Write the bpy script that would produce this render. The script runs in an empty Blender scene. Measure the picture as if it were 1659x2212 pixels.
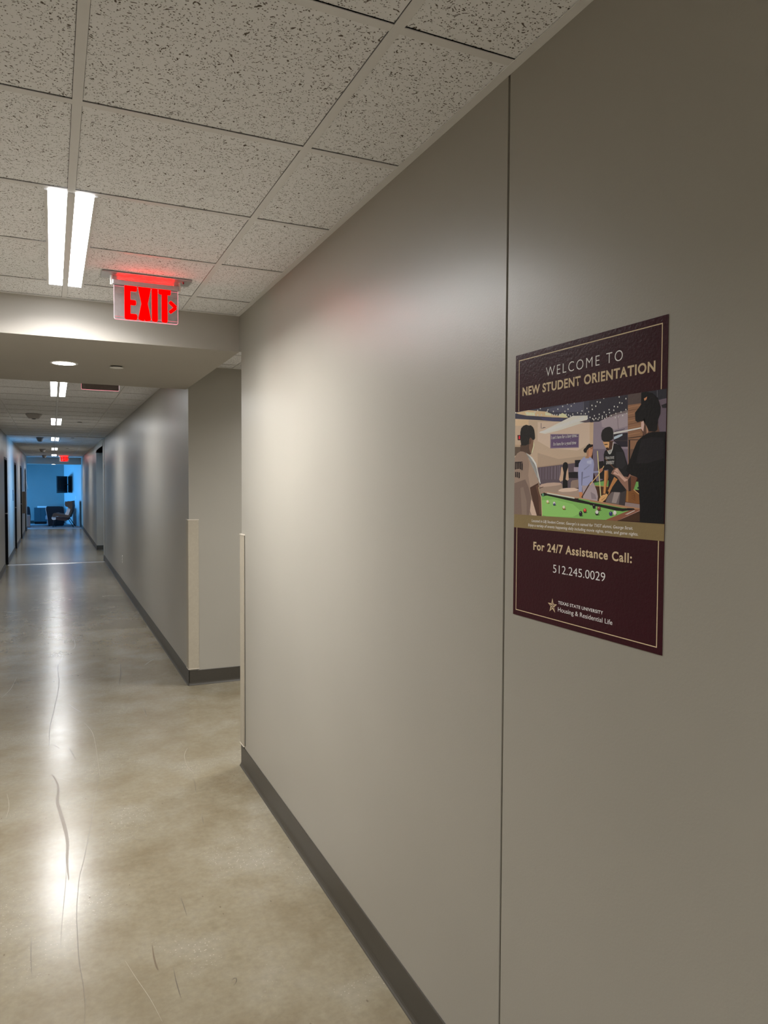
import bpy, bmesh, math, random
from mathutils import Vector, Matrix

# ------------------------------------------------------------------ camera, world, light levels
C = bpy.context.scene.collection
SC = bpy.context.scene
cam_data = bpy.data.cameras.new('camera')
cam = bpy.data.objects.new('camera', cam_data)
C.objects.link(cam)
F_PX, YAW, PITCH, ROLL = 1573.56, 0.427393515, -0.0364418183, 0.00509706660
cam_data.sensor_fit = 'VERTICAL'
cam_data.sensor_height = 36.0
cam_data.lens = F_PX / 2212.0 * 36.0
cam_data.clip_start = 0.02
cam_data.clip_end = 200
fwd = Vector((math.sin(YAW) * math.cos(PITCH), math.cos(YAW) * math.cos(PITCH), math.sin(PITCH)))
rgt = Vector((math.cos(YAW), -math.sin(YAW), 0))
upv = rgt.cross(fwd)
r2 = rgt * math.cos(ROLL) + upv * math.sin(ROLL)
u2 = upv * math.cos(ROLL) - rgt * math.sin(ROLL)
cam.matrix_world = Matrix(((r2.x, u2.x, -fwd.x, -0.988), (r2.y, u2.y, -fwd.y, 0.0), (r2.z, u2.z, -fwd.z, 1.628), (0, 0, 0, 1)))
SC.camera = cam

world = bpy.data.worlds.new('world')
SC.world = world
world.use_nodes = True
world.node_tree.nodes['Background'].inputs[0].default_value = (0.05, 0.2, 0.5, 1)
world.node_tree.nodes['Background'].inputs[1].default_value = 0.02
SC.view_settings.view_transform = 'Standard'
SC.view_settings.look = 'None'
SC.view_settings.gamma = 1
SC.view_settings.exposure = 0.74
SC.view_settings.use_curve_mapping = False
SC.cycles.use_denoising = True
SC.cycles.max_bounces = 12
SC.cycles.diffuse_bounces = 8
SC.cycles.glossy_bounces = 5
SC.cycles.sample_clamp_indirect = 8

LENS_GLOW = 23.0        # face of the linear ceiling lights
STRIP_WATTS = 17.8      # lamp behind each linear lens
STRIP_SPREAD = 152      # its beam, degrees
DOWN_GLOW = 24.0        # round recessed downlights
LED_GLOW = 110.0         # red diode strip of an exit sign
LETTER_GLOW = 2.2
DAY = (0.075, 0.43, 1.0)   # daylight through the windows, as this camera balance shows it

def day_light(name, loc, rot, sx, sy, power, spread=180):
    d = bpy.data.lights.new(name, 'AREA')
    d.shape = 'RECTANGLE'
    d.size, d.size_y = sx, sy
    d.energy = power
    d.color = DAY
    d.spread = math.radians(spread)
    o = bpy.data.objects.new(name, d)
    C.objects.link(o)
    o.location = loc
    o.rotation_euler = rot
    return o
day_light('daylight_lounge_window', (-4.75, 31.0, 0.95), (0, -math.pi / 2, 0), 1.3, 3.0, 310)
day_light('daylight_alcove_window', (1.85, 17.95, 1.5), (0, math.pi / 2, 0), 1.4, 1.8, 30, 50)

H = 2.593       # ceiling height

# ------------------------------------------------------------------ helpers
def srgb(r, g, b):
    f = lambda c: (c / 255 / 12.92) if c / 255 <= 0.04045 else ((c / 255 + 0.055) / 1.055) ** 2.4
    return (f(r), f(g), f(b))

class MB:
    """collects shapes into one mesh"""
    def __init__(self):
        self.v, self.f = [], []
    def add(self, vs, fs):
        n = len(self.v)
        self.v += [tuple(p) for p in vs]
        self.f += [tuple(i + n for i in q) for q in fs]
        return self
    def box(self, x0, x1, y0, y1, z0, z1):
        vs = [(x, y, z) for z in (z0, z1) for y in (y0, y1) for x in (x0, x1)]
        return self.add(vs, [(0, 2, 3, 1), (4, 5, 7, 6), (0, 1, 5, 4), (2, 6, 7, 3), (0, 4, 6, 2), (1, 3, 7, 5)])
    def rbox(self, x0, x1, y0, y1, z0, z1, r):
        bm = bmesh.new()
        bmesh.ops.create_cube(bm, size=1)
        bmesh.ops.scale(bm, vec=(x1 - x0, y1 - y0, z1 - z0), verts=bm.verts)
        bmesh.ops.translate(bm, vec=((x0 + x1) / 2, (y0 + y1) / 2, (z0 + z1) / 2), verts=bm.verts)
        bmesh.ops.bevel(bm, geom=bm.edges[:], offset=r, segments=3, affect='EDGES', profile=0.5)
        bm.verts.index_update()
        self.add([v.co[:] for v in bm.verts], [[v.index for v in f.verts] for f in bm.faces])
        bm.free()
        return self
    def prism(self, pts, axis, a, b):
        """extrude a closed 2-D outline along an axis from a to b"""
        def P(p, t):
            return {'x': (t, p[0], p[1]), 'y': (p[0], t, p[1]), 'z': (p[0], p[1], t)}[axis]
        n = len(pts)
        vs = [P(p, a) for p in pts] + [P(p, b) for p in pts]
        fs = [(i, (i + 1) % n, (i + 1) % n + n, i + n) for i in range(n)]
        fs += [tuple(range(n))[::-1], tuple(range(n, 2 * n))]
        return self.add(vs, fs)
    def cyl(self, c, axis, r0, r1, h, n=32):
        c = Vector(c)
        ax = {'x': Vector((1, 0, 0)), 'y': Vector((0, 1, 0)), 'z': Vector((0, 0, 1))}[axis] if isinstance(axis, str) else Vector(axis).normalized()
        a = ax.orthogonal().normalized()
        b = ax.cross(a)
        vs = []
        for r, t in ((r0, 0), (r1, h)):
            for i in range(n):
                w = 2 * math.pi * i / n
                vs.append(c + a * r * math.cos(w) + b * r * math.sin(w) + ax * t)
        fs = [(i, (i + 1) % n, (i + 1) % n + n, i + n) for i in range(n)]
        fs += [tuple(range(n))[::-1], tuple(range(n, 2 * n))]
        return self.add(vs, fs)
    def lathe(self, c, prof, n=40):
        """revolve (radius, z) points about a vertical axis at c"""
        vs, fs = [], []
        m = len(prof)
        for i in range(n):
            w = 2 * math.pi * i / n
            vs += [(c[0] + r * math.cos(w), c[1] + r * math.sin(w), c[2] + z) for r, z in prof]
        for i in range(n):
            j = (i + 1) % n
            for k in range(m - 1):
                fs.append((i * m + k, j * m + k, j * m + k + 1, i * m + k + 1))
        return self.add(vs, fs)
    def bar(self, p, q, r, n=10):
        p, q = Vector(p), Vector(q)
        return self.cyl(p, q - p, r, r, (q - p).length, n)
    def build(self, name, mat, parent=None, smooth=False, tri=False):
        me = bpy.data.meshes.new(name)
        bm = bmesh.new()
        vs = [bm.verts.new(p) for p in self.v]
        for q in self.f:
            try:
                bm.faces.new([vs[i] for i in q])
            except ValueError:
                pass
        bmesh.ops.recalc_face_normals(bm, faces=bm.faces[:])
        if tri:
            bmesh.ops.triangulate(bm, faces=[f for f in bm.faces if len(f.verts) > 4])
        if smooth:
            for f in bm.faces:
                f.smooth = True
            for e in bm.edges:
                if len(e.link_faces) == 2 and e.calc_face_angle(0) > 0.7:
                    e.smooth = False
        bm.to_mesh(me)
        bm.free()
        o = bpy.data.objects.new(name, me)
        C.objects.link(o)
        if mat:
            me.materials.append(mat)
        if parent:
            o.parent = parent
        return o

def tag(o, label, cat, group=None):
    o['label'] = label
    o['category'] = cat
    if group:
        o['group'] = group
    return o
def thing(name, label, cat, loc=(0, 0, 0), rotz=0, group=None):
    o = bpy.data.objects.new(name, None)
    o.empty_display_size = 0.1
    C.objects.link(o)
    o.location = loc
    o.rotation_euler = (0, 0, rotz)
    return tag(o, label, cat, group)
def struct(o):
    o['kind'] = 'structure'
    return o
def copy_thing(root, loc, label, rotz=None):
    """a copy of a thing with copies of its parts and sub-parts"""
    r = root.copy()
    C.objects.link(r)
    r.location = loc
    if rotz is not None:
        r.rotation_euler = (0, 0, rotz)
    r['label'] = label
    for ch in list(root.children):
        c = ch.copy()
        C.objects.link(c)
        c.parent = r
        for g in list(ch.children):
            d = g.copy()
            C.objects.link(d)
            d.parent = c
    return r

# ------------------------------------------------------------------ materials
def new_mat(name):
    m = bpy.data.materials.new(name)
    m.use_nodes = True
    nt = m.node_tree
    return m, nt, nt.nodes['Principled BSDF']
def N(nt, kind, **kw):
    n = nt.nodes.new(kind)
    for k, v in kw.items():
        setattr(n, k, v)
    return n
def L(nt, a, b):
    nt.links.new(a, b)
def coords(nt, scale=(1, 1, 1), kind='Object'):
    tc = N(nt, 'ShaderNodeTexCoord')
    mp = N(nt, 'ShaderNodeMapping')
    mp.inputs['Scale'].default_value = scale
    L(nt, tc.outputs[kind], mp.inputs[0])
    return mp.outputs[0]
def noise(nt, vec, scale, detail=3, rough=0.5):
    n = N(nt, 'ShaderNodeTexNoise')
    n.inputs['Scale'].default_value = scale
    n.inputs['Detail'].default_value = detail
    n.inputs['Roughness'].default_value = rough
    L(nt, vec, n.inputs['Vector'])
    return n.outputs['Fac']
def ramp(nt, fac, stops):
    r = N(nt, 'ShaderNodeValToRGB')
    els = r.color_ramp.elements
    while len(els) < len(stops):
        els.new(0.5)
    for e, (p, c) in zip(els, stops):
        e.position = p
        e.color = (*c, 1) if len(c) == 3 else c
    L(nt, fac, r.inputs[0])
    return r.outputs[0]
def bump(nt, b, height, strength, dist):
    n = N(nt, 'ShaderNodeBump')
    n.inputs['Strength'].default_value = strength
    n.inputs['Distance'].default_value = dist
    L(nt, height, n.inputs['Height'])
    L(nt, n.outputs[0], b.inputs['Normal'])
def plain(name, col, rough=0.5, metal=0.0, spec=0.5, grain=0.04, gscale=60):
    m, nt, b = new_mat(name)
    v = coords(nt)
    n = noise(nt, v, gscale)
    d = tuple(max(0, c * (1 - grain)) for c in col)
    e = tuple(min(1, c * (1 + grain)) for c in col)
    L(nt, ramp(nt, n, [(0.3, d), (0.7, e)]), b.inputs['Base Color'])
    b.inputs['Roughness'].default_value = rough
    b.inputs['Metallic'].default_value = metal
    b.inputs['Specular IOR Level'].default_value = spec
    return m
def glow(name, col, strength):
    m = bpy.data.materials.new(name)
    m.use_nodes = True
    nt = m.node_tree
    nt.nodes.clear()
    e = N(nt, 'ShaderNodeEmission')
    e.inputs[0].default_value = (*col, 1)
    e.inputs[1].default_value = strength
    o = N(nt, 'ShaderNodeOutputMaterial')
    L(nt, e.outputs[0], o.inputs[0])
    return m

def wall_paint(name, col, rough):
    m, nt, b = new_mat(name)
    v = coords(nt)
    big = noise(nt, v, 1.3, 2)
    L(nt, ramp(nt, big, [(0.3, tuple(c * 0.97 for c in col)), (0.7, tuple(c * 1.03 for c in col))]), b.inputs['Base Color'])
    b.inputs['Roughness'].default_value = rough
    b.inputs['Specular IOR Level'].default_value = 0.5
    peel = noise(nt, v, 190, 2, 0.55)
    bump(nt, b, peel, 0.16, 0.0012)
    return m
WALL = wall_paint('greige_satin_paint', (0.335, 0.314, 0.270), 0.365)
SOFFIT = wall_paint('greige_flat_paint', (0.42, 0.39, 0.345), 0.6)
LOUNGE_WALL = wall_paint('lounge_wall_paint', (0.42, 0.44, 0.46), 0.55)
LOUNGE_BACK = wall_paint('lounge_back_shaded_paint', (0.27, 0.275, 0.265), 0.6)  # lounge wall paint darkened: the back wall's dimmer light is put into its colour
GUARD = plain('beige_vinyl', (0.385, 0.342, 0.268), 0.45)
GUARD_CAP = plain('pale_vinyl_cap', (0.62, 0.56, 0.48), 0.3)
BASE = plain('dark_rubber_base', (0.050, 0.044, 0.035), 0.42)
BLACK = plain('black_reveal', (0.006, 0.006, 0.006), 0.8)
DOORM = plain('black_door_paint', (0.004, 0.0045, 0.006), 0.5, 0.0, 0.15)
TEE = plain('white_tee_enamel', (0.74, 0.73, 0.72), 0.45, grain=0.01)
CHROME = plain('brushed_steel', (0.75, 0.73, 0.70), 0.25, 1.0)
ALU = plain('satin_aluminium', (0.50, 0.50, 0.51), 0.35, 0.85)
WHITE = plain('white_plastic', (0.75, 0.74, 0.71), 0.4)
DETECTOR = plain('dark_grey_housing', (0.14, 0.125, 0.115), 0.6)
GREYP = plain('grey_plastic', (0.42, 0.40, 0.39), 0.45)
DARKP = plain('dark_plastic', (0.03, 0.028, 0.03), 0.35)
DARKHOLE = plain('plenum_black', (0.01, 0.01, 0.01), 0.9)
LENS = glow('lit_white_lens', (0.97, 0.985, 1.0), LENS_GLOW)
LENS_FAR = glow('lit_white_lens_far', (0.97, 0.985, 1.0), 23.0)
DOWN = glow('lit_downlight_lens', (1.0, 0.93, 0.82), DOWN_GLOW)
RED = glow('lit_red_lettering', (1.0, 0.0, 0.0), LETTER_GLOW)
LED = glow('red_diode_strip', (1.0, 0.0, 0.0), LED_GLOW)
PINK = glow('edge_lit_acrylic_rim', (1.0, 0.30, 0.36), 1.0)
PALEPINK = glow('edge_lit_acrylic_side', (1.0, 0.72, 0.76), 1.0)

def ceiling_mat():
    m, nt, b = new_mat('fissured_mineral_tile')
    v = coords(nt)
    w = N(nt, 'ShaderNodeTexNoise')
    w.inputs['Scale'].default_value = 28
    w.inputs['Detail'].default_value = 2
    L(nt, v, w.inputs['Vector'])
    sub = N(nt, 'ShaderNodeVectorMath', operation='SUBTRACT')
    sub.inputs[1].default_value = (0.5, 0.5, 0.5)
    L(nt, w.outputs['Color'], sub.inputs[0])
    scl = N(nt, 'ShaderNodeVectorMath', operation='SCALE')
    scl.inputs['Scale'].default_value = 0.045
    L(nt, sub.outputs[0], scl.inputs[0])
    add = N(nt, 'ShaderNodeVectorMath', operation='ADD')
    L(nt, v, add.inputs[0])
    L(nt, scl.outputs[0], add.inputs[1])
    def spots(vec, scale, sx, sy, thr, keep, soft):
        mp = N(nt, 'ShaderNodeMapping')
        mp.inputs['Scale'].default_value = (sx, sy, 0.0)
        L(nt, vec, mp.inputs[0])
        vo = N(nt, 'ShaderNodeTexVoronoi')
        vo.inputs['Scale'].default_value = scale
        vo.inputs['Randomness'].default_value = 1.0
        L(nt, mp.outputs[0], vo.inputs['Vector'])
        sep = N(nt, 'ShaderNodeSeparateColor')
        L(nt, vo.outputs['Color'], sep.inputs[0])
        gate = N(nt, 'ShaderNodeMath', operation='LESS_THAN')
        gate.inputs[1].default_value = keep
        L(nt, sep.outputs[0], gate.inputs[0])
        siz = N(nt, 'ShaderNodeMath', operation='MULTIPLY')
        siz.inputs[1].default_value = thr
        rnd = N(nt, 'ShaderNodeMath', operation='ADD')
        rnd.inputs[1].default_value = 0.45
        L(nt, sep.outputs[1], rnd.inputs[0])
        L(nt, rnd.outputs[0], siz.inputs[0])
        d = N(nt, 'ShaderNodeMath', operation='SUBTRACT')
        L(nt, siz.outputs[0], d.inputs[0])
        L(nt, vo.outputs['Distance'], d.inputs[1])
        s = N(nt, 'ShaderNodeMath', operation='MULTIPLY', use_clamp=True)
        s.inputs[1].default_value = soft
        L(nt, d.outputs[0], s.inputs[0])
        g = N(nt, 'ShaderNodeMath', operation='MULTIPLY')
        L(nt, s.outputs[0], g.inputs[0])
        L(nt, gate.outputs[0], g.inputs[1])
        return g.outputs[0]
    fis = spots(add.outputs[0], 1, 90, 190, 0.28, 0.62, 8)
    fis2 = spots(add.outputs[0], 1, 150, 90, 0.24, 0.32, 9)
    pin = spots(v, 1, 190, 190, 0.30, 0.75, 6)
    mx = N(nt, 'ShaderNodeMath', operation='MAXIMUM')
    L(nt, fis, mx.inputs[0])
    L(nt, fis2, mx.inputs[1])
    mx2 = N(nt, 'ShaderNodeMath', operation='MAXIMUM')
    L(nt, mx.outputs[0], mx2.inputs[0])
    L(nt, pin, mx2.inputs[1])
    L(nt, ramp(nt, mx2.outputs[0], [(0.0, (0.85, 0.85, 0.86)), (1.0, (0.13, 0.105, 0.085))]), b.inputs['Base Color'])
    b.inputs['Roughness'].default_value = 0.9
    b.inputs['Specular IOR Level'].default_value = 0.2
    inv = N(nt, 'ShaderNodeMath', operation='SUBTRACT')
    inv.inputs[0].default_value = 1
    L(nt, mx2.outputs[0], inv.inputs[1])
    bump(nt, b, inv.outputs[0], 0.5, 0.002)
    return m
TILE = ceiling_mat()

def concrete_mat():
    m, nt, b = new_mat('polished_concrete')
    v = coords(nt)
    cloud = noise(nt, v, 2.2, 6, 0.62)
    fine = noise(nt, v, 38, 4, 0.65)
    col = ramp(nt, cloud, [(0.30, (0.160, 0.127, 0.076)), (0.5, (0.208, 0.178, 0.121)), (0.70, (0.248, 0.224, 0.174))])
    mix = N(nt, 'ShaderNodeMix', data_type='RGBA', blend_type='OVERLAY')
    mix.inputs[0].default_value = 0.35
    L(nt, col, mix.inputs[6])
    L(nt, ramp(nt, fine, [(0.3, (0.36, 0.36, 0.36)), (0.7, (0.64, 0.64, 0.64))]), mix.inputs[7])
    vo = N(nt, 'ShaderNodeTexVoronoi')
    vo.inputs['Scale'].default_value = 70
    L(nt, v, vo.inputs['Vector'])
    lt = N(nt, 'ShaderNodeMath', operation='LESS_THAN')
    lt.inputs[1].default_value = 0.17
    L(nt, vo.outputs['Distance'], lt.inputs[0])
    patch = ramp(nt, noise(nt, v, 2.2, 3), [(0.52, (0, 0, 0)), (0.66, (0.6, 0.6, 0.6))])
    pm = N(nt, 'ShaderNodeMath', operation='MULTIPLY')
    L(nt, lt.outputs[0], pm.inputs[0])
    L(nt, patch, pm.inputs[1])
    mix2 = N(nt, 'ShaderNodeMix', data_type='RGBA')
    L(nt, pm.outputs[0], mix2.inputs[0])
    L(nt, mix.outputs[2], mix2.inputs[6])
    mix2.inputs[7].default_value = (0.50, 0.45, 0.37, 1)
    # scattered dark flecks and short scuffs, stretched at random
    sv = N(nt, 'ShaderNodeMapping')
    sv.inputs['Scale'].default_value = (9.0, 4.5, 1.0)
    sv.inputs['Rotation'].default_value = (0, 0, 0.5)
    L(nt, v, sv.inputs[0])
    vf = N(nt, 'ShaderNodeTexVoronoi')
    vf.inputs['Scale'].default_value = 1.6
    L(nt, sv.outputs[0], vf.inputs['Vector'])
    fl = N(nt, 'ShaderNodeMath', operation='LESS_THAN')
    fl.inputs[1].default_value = 0.045
    L(nt, vf.outputs['Distance'], fl.inputs[0])
    fk = N(nt, 'ShaderNodeMath', operation='MULTIPLY')
    fk.inputs[1].default_value = 0.55
    L(nt, fl.outputs[0], fk.inputs[0])
    mix3 = N(nt, 'ShaderNodeMix', data_type='RGBA')
    L(nt, fk.outputs[0], mix3.inputs[0])
    L(nt, mix2.outputs[2], mix3.inputs[6])
    mix3.inputs[7].default_value = (0.085, 0.066, 0.040, 1)
    L(nt, mix3.outputs[2], b.inputs['Base Color'])
    rr = ramp(nt, noise(nt, v, 6, 4), [(0.3, (0.215, 0.215, 0.215)), (0.75, (0.262, 0.262, 0.262))])
    L(nt, rr, b.inputs['Roughness'])
    b.inputs['Specular IOR Level'].default_value = 0.78
    bump(nt, b, noise(nt, v, 20, 2, 0.5), 0.05, 0.004)
    return m
CONC = concrete_mat()
def scuff_mat(name, col):
    m, nt, b = new_mat(name)
    v = coords(nt)
    L(nt, ramp(nt, noise(nt, v, 90, 3), [(0.3, tuple(c * 0.8 for c in col)), (0.7, col)]), b.inputs['Base Color'])
    b.inputs['Roughness'].default_value = 0.3
    return m
SCUFF = {'dark': scuff_mat('dark_scuff', (0.12, 0.10, 0.075)), 'pale': scuff_mat('pale_scratch', (0.31, 0.275, 0.205)), 'brown': scuff_mat('brown_stain', (0.15, 0.115, 0.075))}

def carpet_mat():
    m, nt, b = new_mat('striped_carpet')
    v = coords(nt)
    wv = N(nt, 'ShaderNodeTexWave', bands_direction='Y')
    wv.inputs['Scale'].default_value = 0.9
    wv.inputs['Distortion'].default_value = 6
    wv.inputs['Detail'].default_value = 2
    L(nt, v, wv.inputs['Vector'])
    L(nt, ramp(nt, wv.outputs['Fac'], [(0.35, (0.08, 0.09, 0.11)), (0.6, (0.36, 0.36, 0.38))]), b.inputs['Base Color'])
    b.inputs['Roughness'].default_value = 0.95
    bump(nt, b, noise(nt, v, 300, 2), 0.6, 0.003)
    return m
CARPET = carpet_mat()

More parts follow.
